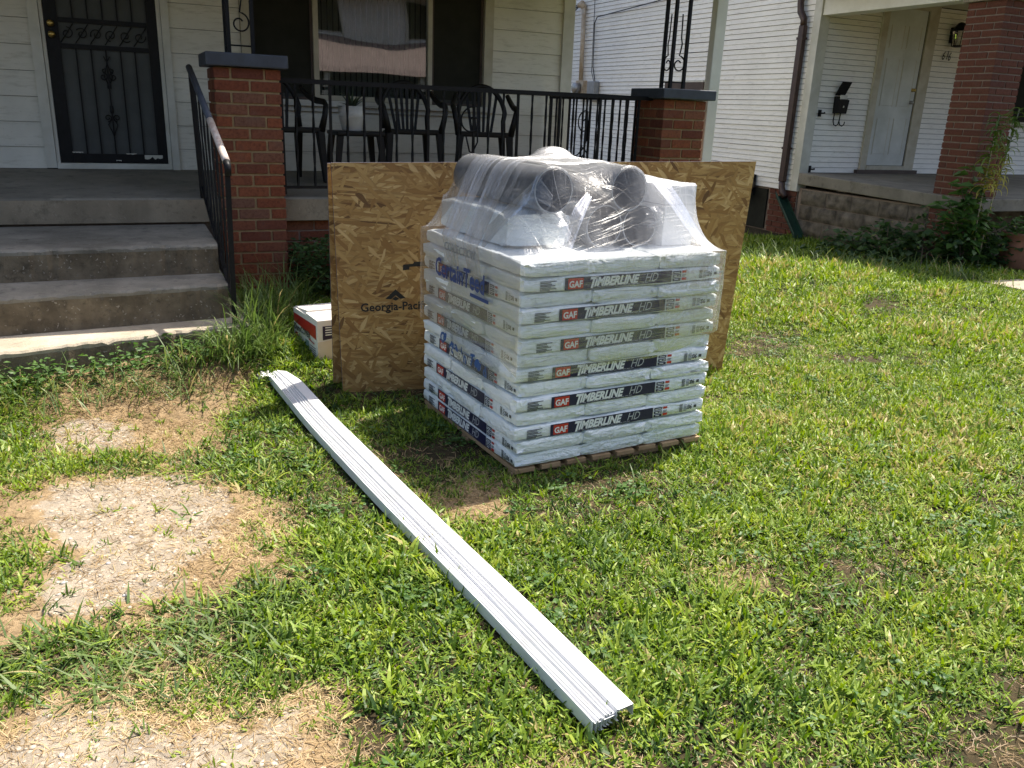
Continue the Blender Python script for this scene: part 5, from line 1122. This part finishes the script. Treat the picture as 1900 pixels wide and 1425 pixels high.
def scatter(n, fx, seed):
    r = random.Random(seed); out = []
    while len(out) < n:
        x, y = fx(r); out.append((x, y, gh(x, y) - 0.005))
    return out
clumps = lambda cs, sd: (lambda r: (lambda c: (r.gauss(c[0], sd), r.gauss(c[1], sd)))(r.choice(cs)))
blades('long_grass', scatter(520, clumps([(0.66, 5.0), (0.72, 5.15), (0.62, 4.85), (0.78, 5.35), (0.7, 5.45), (0.74, 5.25), (0.62, 5.25), (0.64, 4.9), (0.95, 5.6)], .06), 1), 0.36, 0.0065, 'long_grass', 2, (0.15, .8), (0.4, 1.9), kind='stuff', label='long unmown grass by the steps')
blades('long_grass', scatter(330, clumps([(0.40, 4.72), (0.30, 4.66), (0.52, 4.74), (0.2, 4.62), (0.6, 4.7), (0.46, 4.62)], .05), 3), 0.30, 0.0065, 'long_grass', 4, (0.2, .9), (0.8, 2.2), bias=-1.2, kind='stuff', label='arching grass spilling over the lowest step')
blades('long_grass', scatter(620, lambda r: (r.uniform(-1.6, 0.3), 4.45 + r.gauss(0, .09)), 5), 0.17, 0.006, 'long_grass', 6, (0.3, 1.1), (0.5, 1.6), kind='stuff', label='thin grass along the pad')
blades('long_grass', scatter(500, lambda r: (lambda t: (6.2 + 1.75 * t + r.gauss(0, .12), 8.3 - 2.6 * t + r.gauss(0, .18)))(r.random()), 7), 0.26, 0.009, 'long_grass', 8, (0.2, .9), (0.4, 1.7), kind='stuff', label='taller grass fringe along the neighbouring porch shade')
blades('crab_grass', scatter(760, clumps([(-0.45, 2.3), (-0.3, 2.35), (-0.15, 2.28), (0.0, 2.2), (0.15, 2.3), (-0.6, 2.25), (0.25, 2.15), (-0.2, 2.15), (0.05, 2.4), (0.3, 2.4), (-0.5, 2.42)], .07), 15), 0.105, 0.0068, 'long_grass', 16, (0.9, 1.45), (0.1, 0.9), kind='stuff', label='coarse flattened grass across the worn path')
blades('crab_grass', scatter(700, clumps([(-0.3, 3.7), (-0.1, 3.65), (0.1, 3.55), (0.25, 3.5), (0.36, 3.48), (-0.45, 3.75), (-0.62, 3.0), (-0.6, 2.8), (-0.7, 4.2), (-0.55, 4.4), (0.3, 4.3), (0.1, 4.5), (-0.1, 4.45)], .075), 17), 0.085, 0.006, 'long_grass', 18, (0.8, 1.4), (0.1, 0.9), kind='stuff', label='coarse grass tufts creeping over the worn path')
w1 = np.array(scatter(1700, lambda r: (r.uniform(-1.8, 0.42), 4.50 + 0.13 * r.random() + (0.1 * r.random() if r.random() < .4 else -0.08 * r.random())), 9)); w1[:, 1] += (w1[:, 0] + 0.64) * 0.22 - 0.02; w1[:, 2] = gz(w1[:, 0], w1[:, 1]) + nrs.rand(len(w1)) ** 1.3 * 0.10
leaf_cloud('low_weeds', w1, 0.038, 'leaf_bright', None, 0.5, .25, .5, 10, 0.2, kind='stuff', label='low leafy weeds along the lowest step')
w2 = np.array(scatter(2800, lambda r: (r.uniform(1.02, 1.75), 5.75 + r.random() * .55), 11)); w2[:, 2] += nrs.rand(len(w2)) ** .8 * 0.42 * (1 - np.abs(w2[:, 0] - 1.35) * .6)
leaf_cloud('low_weeds', w2, 0.05, 'leaf_dark', None, 0.4, .25, .45, 12, 0.2, kind='stuff', label='dark leafy growth against the brick base')

sh = thing('shrub', (8.2, 7.1, 0.0), 'dark dense creeper bush against the stone block porch wall', 'shrub')
BE = [(8.25, 7.35, .12, .45, .42, .36), (8.0, 7.75, .05, .38, .4, .26), (8.42, 6.92, .22, .42, .33, .42), (8.62, 6.62, .22, .42, .25, .36), (8.0, 7.1, .0, .4, .4, .26), (9.0, 6.52, .25, .4, .22, .35)]
bp = in_ellipsoids(BE, 4600, 21, .35); bp = bp[(bp[:, 2] > -0.02) & ((bp[:, 0] < 8.62) | (bp[:, 1] < 6.76))]
leaf_cloud('leaves', bp[::2], 0.062, 'leaf_dark', sh, 0.35, .2, .6, 22); leaf_cloud('leaves', bp[1::3], 0.105, 'leaf_dark', sh, 0.25, .25, .7, 23); leaf_cloud('leaves', bp[::37], 0.06, 'leaf_yellow', sh, 0.3, .2, .5, 25)
for i in range(16):
    a = (8.2 + rnd.uniform(-.3, .6), 7.1 + rnd.uniform(-.5, .4), 0.0); b_ = BE[i % 6]; part('stem', MB().tube([a, (b_[0] + rnd.uniform(-.2, .2), b_[1] + rnd.uniform(-.2, .2) - .05, b_[2] + rnd.uniform(0, b_[5]))], 0.006, 5), 'bark', sh)
bl = thing('leafy_weed', (8.6, 6.6, 0.0), 'upright broad-leaved weed growing in front of the brown brick pillar', 'plant')
tops = [(8.43, 6.56, 1.16), (8.32, 6.6, .98), (8.52, 6.5, .86), (8.2, 6.62, .80), (8.62, 6.5, .74), (8.68, 6.52, .6)]
lp = []
for tx, ty, tz in tops:
    s0 = Vector((8.58, 6.58, 0.0)); s1 = Vector((tx, ty, tz)); mid = s0.lerp(s1, .5) + Vector((rnd.uniform(-.05, .05), -.03, .02)); P_ = [s0, s0.lerp(mid, .6), mid, mid.lerp(s1, .6), s1]; part('stem', MB().tube(P_, [.009, .008, .006, .005, .003], 5), 'leaf_bright' if False else 'bark', bl)
    for k in range(60): t = rnd.uniform(.30, 1); q = s0.lerp(s1, t) + Vector((rnd.gauss(0, .05), rnd.gauss(0, .05), rnd.gauss(0, .03))); lp.append(q)
leaf_cloud('leaves', lp, 0.15, 'leaf_bright', bl, 0.5, .22, .55, 24)
for i, (tx, tz, lb, bxp) in enumerate(((8.50, 1.69, 'tall drooping yellow-green weed in front of the brick pillar, the left one', 8.62), (8.79, 1.76, 'taller drooping yellow-green weed in front of the brick pillar, the right one', 8.70))):
    tw = thing('tall_weed', (bxp, 6.48, 0.0), lb, 'plant', 'tall weeds by the brick pillar'); s0 = Vector((bxp, 6.48, 0)); s1 = Vector((tx, 6.44, tz))
    part('stem', MB().tube([s0, s0.lerp(s1, .35) + Vector((-.05, 0, 0)), s0.lerp(s1, .7) + Vector((-.03, 0, 0)), s1], [.008, .007, .006, .003], 6), 'hose_beige', tw, True)
    mb = MB(); tn = []
    for k in range(90):
        t = 0.52 + 0.48 * k / 89; q = s0.lerp(s1, t) + Vector((-.04 * math.sin(math.pi * t), 0, 0)); R_ = strap_leaf(tuple(q), rnd.uniform(0, 6.28), rnd.uniform(.2, .9), rnd.uniform(.12, .24), .032, rnd.uniform(1.8, 2.9), 6); mb.grid(R_); tn += [min(1, max(0, 1.25 - (t - .52) * 3.0 + rnd.uniform(-.3, .15)))] * 21
    for k in range(16):
        t = rnd.uniform(.15, .5); q = s0.lerp(s1, t) + Vector((-.045, 0, 0)); mb.grid(strap_leaf(tuple(q), rnd.uniform(0, 6.28), rnd.uniform(-.4, .5), rnd.uniform(.05, .10), .02, 1.2, 6)); tn += [rnd.uniform(.3, .9)] * 21
    me = mb.mesh('leaves', 'leaf_yellow', True); tinted(me, tn); link('leaves', me, tw)
pp2 = np.array([(px0 + rnd.gauss(0, .10), py0 + rnd.gauss(0, .10), pz0 + .40 + rnd.random() * .2) for _ in range(260)]); leaf_cloud('leaves', pp2, 0.07, 'leaf_bright', pl, 0.4, .2, .45, 31)

# ------------------------------------------------------------------ lawn: real blades, scattered
def tuft(seed, n, h, w, spread, lean, droop):
    r = random.Random(seed); mb = MB()
    for _ in range(n):
        az = r.uniform(0, 6.283); x, y = r.gauss(0, spread), r.gauss(0, spread); L_ = h * r.uniform(.5, 1.25); e = math.pi / 2 - r.uniform(*lean); dp = r.uniform(*droop); ww = w * r.uniform(.6, 1.3) / 2; c, s_ = math.cos(az), math.sin(az); px_, pz = 0, 0; c0 = len(mb.v); N = 3; tw = r.uniform(-.5, .5)
        for i in range(N + 1):
            t = i / N; q = ww * ((0.8 + .5 * t) if t < .4 else (1 - ((t - .4) / .6) ** 1.5)) + .0003
            mb.v.append((x + c * px_ - s_ * q, y + s_ * px_ + c * q, max(0, pz) + q * tw)); mb.v.append((x + c * px_ + s_ * q, y + s_ * px_ - c * q, max(0, pz) - q * tw))
            px_ += math.cos(e) * L_ / N; pz += math.sin(e) * L_ / N; e -= dp / N
        for i in range(N): mb.f.append((c0 + 2 * i, c0 + 2 * i + 1, c0 + 2 * i + 3, c0 + 2 * i + 2))
    return mb
def make_scatter(name, label, tufts, mat, emitter, density, smin, smax, seed, tilt=0.25):
    cc = bpy.data.collections.new(name + '_source')
    for i, t in enumerate(tufts): cc.objects.link(bpy.data.objects.new('tuft', t.mesh('tuft', mat)))
    ng = bpy.data.node_groups.new(name, 'GeometryNodeTree'); ng.interface.new_socket('Geometry', in_out='INPUT', socket_type='NodeSocketGeometry'); ng.interface.new_socket('Geometry', in_out='OUTPUT', socket_type='NodeSocketGeometry')
    N = ng.nodes; Lk = ng.links.new; gi = N.new('NodeGroupInput'); go = N.new('NodeGroupOutput')
    dp = N.new('GeometryNodeDistributePointsOnFaces'); at = N.new('GeometryNodeInputNamedAttribute'); at.data_type = 'FLOAT'; at.inputs[0].default_value = 'dens'
    mu = N.new('ShaderNodeMath'); mu.operation = 'MULTIPLY'; mu.inputs[1].default_value = density; Lk(at.outputs[0], mu.inputs[0]); Lk(mu.outputs[0], dp.inputs['Density']); dp.inputs['Seed'].default_value = seed; Lk(gi.outputs[0], dp.inputs['Mesh'])
    ci = N.new('GeometryNodeCollectionInfo'); ci.inputs[0].default_value = cc; ci.inputs['Separate Children'].default_value = True; ci.inputs['Reset Children'].default_value = True
    ip = N.new('GeometryNodeInstanceOnPoints'); Lk(dp.outputs['Points'], ip.inputs['Points']); Lk(ci.outputs[0], ip.inputs['Instance']); ip.inputs['Pick Instance'].default_value = True
    rv_ = N.new('FunctionNodeRandomValue'); rv_.data_type = 'FLOAT_VECTOR'; rv_.inputs[0].default_value = (-tilt, -tilt, 0); rv_.inputs[1].default_value = (tilt, tilt, 6.283); rv_.inputs['Seed'].default_value = seed + 1
    Lk(rv_.outputs[0], ip.inputs['Rotation'])
    rs_ = N.new('FunctionNodeRandomValue'); rs_.data_type = 'FLOAT'; rs_.inputs[2].default_value = smin; rs_.inputs[3].default_value = smax; rs_.inputs['Seed'].default_value = seed + 2
    ah = N.new('GeometryNodeInputNamedAttribute'); ah.data_type = 'FLOAT'; ah.inputs[0].default_value = 'hgt'; m2 = N.new('ShaderNodeMath'); m2.operation = 'MULTIPLY'; Lk(rs_.outputs[1], m2.inputs[0]); Lk(ah.outputs[0], m2.inputs[1]); Lk(m2.outputs[0], ip.inputs['Scale'])
    sa = N.new('GeometryNodeStoreNamedAttribute'); sa.data_type = 'FLOAT'; sa.domain = 'INSTANCE'; sa.inputs['Name'].default_value = 'tint'
    rt = N.new('FunctionNodeRandomValue'); rt.data_type = 'FLOAT'; rt.inputs['Seed'].default_value = seed + 3; an = N.new('GeometryNodeInputNamedAttribute'); an.data_type = 'FLOAT'; an.inputs[0].default_value = 'tone'
    m3 = N.new('ShaderNodeMath'); m3.operation = 'ADD'; rt.inputs[2].default_value = -0.48; rt.inputs[3].default_value = 0.42; Lk(rt.outputs[1], m3.inputs[0]); Lk(an.outputs[0], m3.inputs[1])
    Lk(ip.outputs[0], sa.inputs['Geometry']); Lk(m3.outputs[0], sa.inputs['Value']); Lk(sa.outputs[0], go.inputs[0])
    o = link(name, emitter, kind='stuff', label=label); md = o.modifiers.new('scatter', 'NODES'); md.node_group = ng; return o
def emitter(name, xs, ys, fn):
    X, Y = np.meshgrid(xs, ys); nx, ny = len(xs), len(ys); v = np.stack([X.ravel(), Y.ravel(), gz(X, Y).ravel() - .002], 1); i = np.arange(nx * ny).reshape(ny, nx)
    f = np.stack([i[:-1, :-1].ravel(), i[:-1, 1:].ravel(), i[1:, 1:].ravel(), i[1:, :-1].ravel()], 1); me = bpy.data.meshes.new(name); me.from_pydata(v.tolist(), [], f.tolist()); me.update()
    for nm, a in zip(('dens', 'hgt', 'tone'), fn(X.ravel(), Y.ravel())): at = me.attributes.new(nm, 'FLOAT', 'POINT'); at.data.foreach_set('value', np.asarray(a, np.float32))
    return me
def blocked(X, Y):
    b = np.zeros(X.shape)
    b[(X < 4.3) & (Y > 6.36)] = 1; b[(X < 0.56) & (Y > 4.60 + 0.244 * (X + 0.643) + 0.01)] = 1; b[(X > 8.72) & (Y > 6.9)] = 1; b[(X > 7.93) & (Y > 5.2) & (Y < 5.75)] = 1
    dx, dy = X - PO.x, Y - PO.y; u = dx * EU.x + dy * EU.y; v = dx * EV.x + dy * EV.y; b[(u > 0.02) & (u < PU - .02) & (v > 0.02) & (v < 1.25)] = 1
    q = (X - N0.x) * ax.x + (Y - N0.y) * ax.y; p = (X - N0.x) * ex.x + (Y - N0.y) * ex.y; b[(q > 0.01) & (q < 2.91) & (p > 0.015) & (p < 0.12)] = 1
    b[(X > bx0) & (X < bx0 + .3) & (Y > by0) & (Y < by0 + .4)] = 1
    return b
def lawn_fn(X, Y):
    dry, con, gr = masks(X, Y); n = gnoise(X, Y, 2.6, 21); n2 = gnoise(X, Y, 9, 22); d = np.clip(1 - 1.05 * dry - 1.0 * con, 0.0, 1) + gr * 0.34 * (1 - con * .6); d = np.clip(d * (0.82 + 0.75 * n2 + 0.25 * n), 0.12 * (1 - dry), 1) + 0.035 + 0.10 * dry * (1 - con) * np.clip(.5 + n2, 0, 1)
    far = sstep(4.5, 8, np.hypot(X, Y)); d = d * (1 - 0.55 * far) * (1 - blocked(X, Y)); h = (1 + 0.6 * far) * (0.98 + 0.5 * n) * (1 - 0.3 * dry)
    tone = 0.46 + 0.22 * n + 0.12 * n2 + 0.18 * dry - 0.06 * gr + 0.22 * sstep(0.6, 3.6, X) - 0.10 * sstep(5, 8, Y); return d, h, tone
def dry_fn(X, Y):
    dry, con, gr = masks(X, Y); n2 = gnoise(X, Y, 6, 31); d = np.clip(dry * (1 - 0.8 * con) * (0.75 + n2) + 0.12, 0, 1) * (1 - blocked(X, Y)) * (Y < 6.2); return d, np.ones(X.shape), 0.5 + 0.4 * n2
gx = np.arange(-2.4, 9.8, 0.05); gy = np.arange(0.85, 9.6, 0.05)
tg = [tuft(i, 9, (0.026 if i % 3 else 0.042), (0.0042 if i % 3 else 0.0058), 0.012, (0.3, 1.45), (-0.2, 1.2)) for i in range(12)]
make_scatter('lawn_grass', 'short mown lawn grass', tg, 'grass_blade', emitter('lawn_grass', gx, gy, lawn_fn), 2900, 0.6, 1.5, 4)
td = [tuft(50 + i, 15, 0.030, 0.0012, 0.018, (1.15, 1.6), (-0.3, 0.5)) for i in range(6)]
make_scatter('dry_clippings', 'dry straw-coloured grass clippings on the bare patches', td, 'dry_blade', emitter('dry_clippings', np.arange(-2, 4.5, .05), np.arange(0.85, 6.2, .05), dry_fn), 2600, 0.6, 1.5, 9, 0.12)
tw_ = [tuft(80 + i, 9, 0.10, 0.0085, 0.016, (0.6, 1.4), (0.0, 1.0)) for i in range(5)]
def crab_fn(X, Y):
    dry, con, gr = masks(X, Y); n = gnoise(X, Y, 5, 41); d = np.clip(gr * 0.8 + np.clip(n - .1, 0, 1) * .6 * (1 - dry), 0, 1) * (1 - blocked(X, Y)) * (Y < 5); return d, 0.8 + .3 * n, 0.42 + .3 * n
make_scatter('crab_grass', 'coarse broad-bladed grass tufts in the lawn', tw_, 'grass_blade', emitter('crab_grass', np.arange(-2, 5, .05), np.arange(0.85, 5.4, .05), crab_fn), 260, 0.45, 1.0, 14)
cl = []
for k in range(260):
    cx_, cy_ = rnd.uniform(0.3, 5.0), rnd.uniform(1.2, 5.6)
    if float(blocked(np.array([cx_]), np.array([cy_]))[0]) or float(masks(np.array([cx_]), np.array([cy_]))[0][0]) > .5: continue
    for q in range(rnd.randint(8, 34)):
        x_, y_ = cx_ + rnd.gauss(0, .035), cy_ + rnd.gauss(0, .035); cl.append((x_, y_, gh(x_, y_) + rnd.uniform(.01, .032)))
leaf_cloud('clover', cl, 0.024, 'leaf_bright', None, 0.75, .2, .7, 91, 0.1, kind='stuff', label='clover and small broad leaves among the grass')
# pebbles set in the worn path
def pebbles():
    r = random.Random(77); mb = MB(); ico = []
    g = (1 + 5 ** .5) / 2; V = [(-1, g, 0), (1, g, 0), (-1, -g, 0), (1, -g, 0), (0, -1, g), (0, 1, g), (0, -1, -g), (0, 1, -g), (g, 0, -1), (g, 0, 1), (-g, 0, -1), (-g, 0, 1)]; Fc = [(0, 11, 5), (0, 5, 1), (0, 1, 7), (0, 7, 10), (0, 10, 11), (1, 5, 9), (5, 11, 4), (11, 10, 2), (10, 7, 6), (7, 1, 8), (3, 9, 4), (3, 4, 2), (3, 2, 6), (3, 6, 8), (3, 8, 9), (4, 9, 5), (2, 4, 11), (6, 2, 10), (8, 6, 7), (9, 8, 1)]
    tn = []; n = 0
    while n < 800:
        x, y = r.uniform(-.7, .45), r.uniform(1.2, 4.3); c = float(pmask(CONC, np.array([x]), np.array([y]), .06)[0])
        if r.random() > c: continue
        s_ = min(0.0095, 0.004 * math.exp(r.gauss(.3, .5))); a = r.uniform(0, 6.28); st_ = (s_ * r.uniform(.8, 1.6), s_ * r.uniform(.6, 1), s_ * .45); z = gh(x, y)
        mb.add([(x + (v[0] * st_[0] * math.cos(a) - v[1] * st_[1] * math.sin(a)) * .55, y + (v[0] * st_[0] * math.sin(a) + v[1] * st_[1] * math.cos(a)) * .55, z + v[2] * st_[2] * .55) for v in V], Fc); tn += [r.random()] * 12; n += 1
    me = mb.mesh('gravel', None, True); tinted(me, tn); t = NT('pebble'); at = t.node('ShaderNodeAttribute'); at.attribute_name = 'tint'; t.base(t.ramp(at.outputs['Fac'], [(0, (.18, .14, .11, 1)), (.4, (.34, .28, .21, 1)), (.8, (.46, .40, .31, 1)), (1, (.33, .33, .34, 1))])); t.set(Roughness=.8); me.materials.append(t.m)
    link('gravel', me, kind='stuff', label='small pale pebbles in the worn path')
pebbles()

# ------------------------------------------------------------------ across the street (mirrored in the window)
OX = 6.5
oh = thing('house', (3 + OX, -20, 0), 'white house with pinkish roof across the street behind the viewer', 'house')
def shift(mb): mb.v = [(p[0] + OX, p[1], p[2]) for p in mb.v]; return mb
part('wall', shift(MB().box(-3, 8.5, -28, -20, 0, 5.6)), 'far_wall', oh); part('roof', shift(MB().hexa([(-4, -29, 5.6), (9.5, -29, 5.6), (9.5, -19.2, 5.6), (-4, -19.2, 5.6), (1.5, -25, 9.0), (4.0, -25, 9.0), (4.0, -23.5, 9.0), (1.5, -23.5, 9.0)])), 'pink_roof', oh)
part('porch_roof', shift(MB().hexa([(-3.6, -20, 2.7), (9.0, -20, 2.7), (9.0, -17.4, 2.6), (-3.6, -17.4, 2.6), (-3, -20, 4.0), (8.5, -20, 4.0), (8.6, -17.6, 2.85), (-3.2, -17.6, 2.85)])), 'pink_roof', oh)
for x in (-2.2 + OX, 0.7 + OX, 4.6 + OX, 7.0 + OX):
    f = part('window', MB().box(x, x + 1.1, -19.99, -19.94, 4.15, 5.4), 'insect_screen', oh); part('frame', MB().box(x - .08, x, -20, -19.92, 4.1, 5.45).box(x + 1.1, x + 1.18, -20, -19.92, 4.1, 5.45), 'trim_white', f)
part('painted_porch_shade', MB().box(-2.9 + OX, 8.4 + OX, -19.99, -19.95, 0.3, 2.65), 'insect_screen', oh)  # dark sheet over the white wall stands in for the shade under the porch
for x in (-3.2 + OX, 0.6 + OX, 4.6 + OX, 8.5 + OX): part('porch_post', MB().box(x - .1, x + .1, -17.8, -17.6, 0, 2.62), 'trim_white', oh)
for i, (tx, ty, hh, lb) in enumerate(((0.5, -15, 8.5, 'street tree left of the pink-roofed house behind the viewer'), (18.5, -16, 9.5, 'street tree right of the pink-roofed house behind the viewer'))):
    tr = thing('tree', (tx, ty, 0), lb, 'tree'); part('trunk', MB().tube([(tx, ty, -.1), (tx + .1, ty, 2), (tx - .1, ty + .1, 4), (tx, ty, hh * .8)], [.28, .22, .16, .05], 10), 'bark', tr, True)
    for k in range(7): a = k * .9; part('limb', MB().tube([(tx, ty, 2.4 + .4 * k), (tx + 1.2 * math.cos(a), ty + 1.2 * math.sin(a), 3.4 + .5 * k), (tx + 2.2 * math.cos(a), ty + 2.2 * math.sin(a), 4.0 + .5 * k)], [.1, .07, .03], 6), 'bark', tr)
    E_ = [(tx + 2.0 * math.cos(a), ty + 2.0 * math.sin(a), hh * .55 + .8 * math.sin(a * 3), 1.5, 1.5, 1.3) for a in np.linspace(0, 5.4, 6)] + [(tx, ty, hh * .85, 1.8, 1.8, 1.7)]
    leaf_cloud('crown', in_ellipsoids(E_, 4200, 60 + i, .3), 0.32, 'leaf_dark', tr, .3, .2, .6, 70 + i)
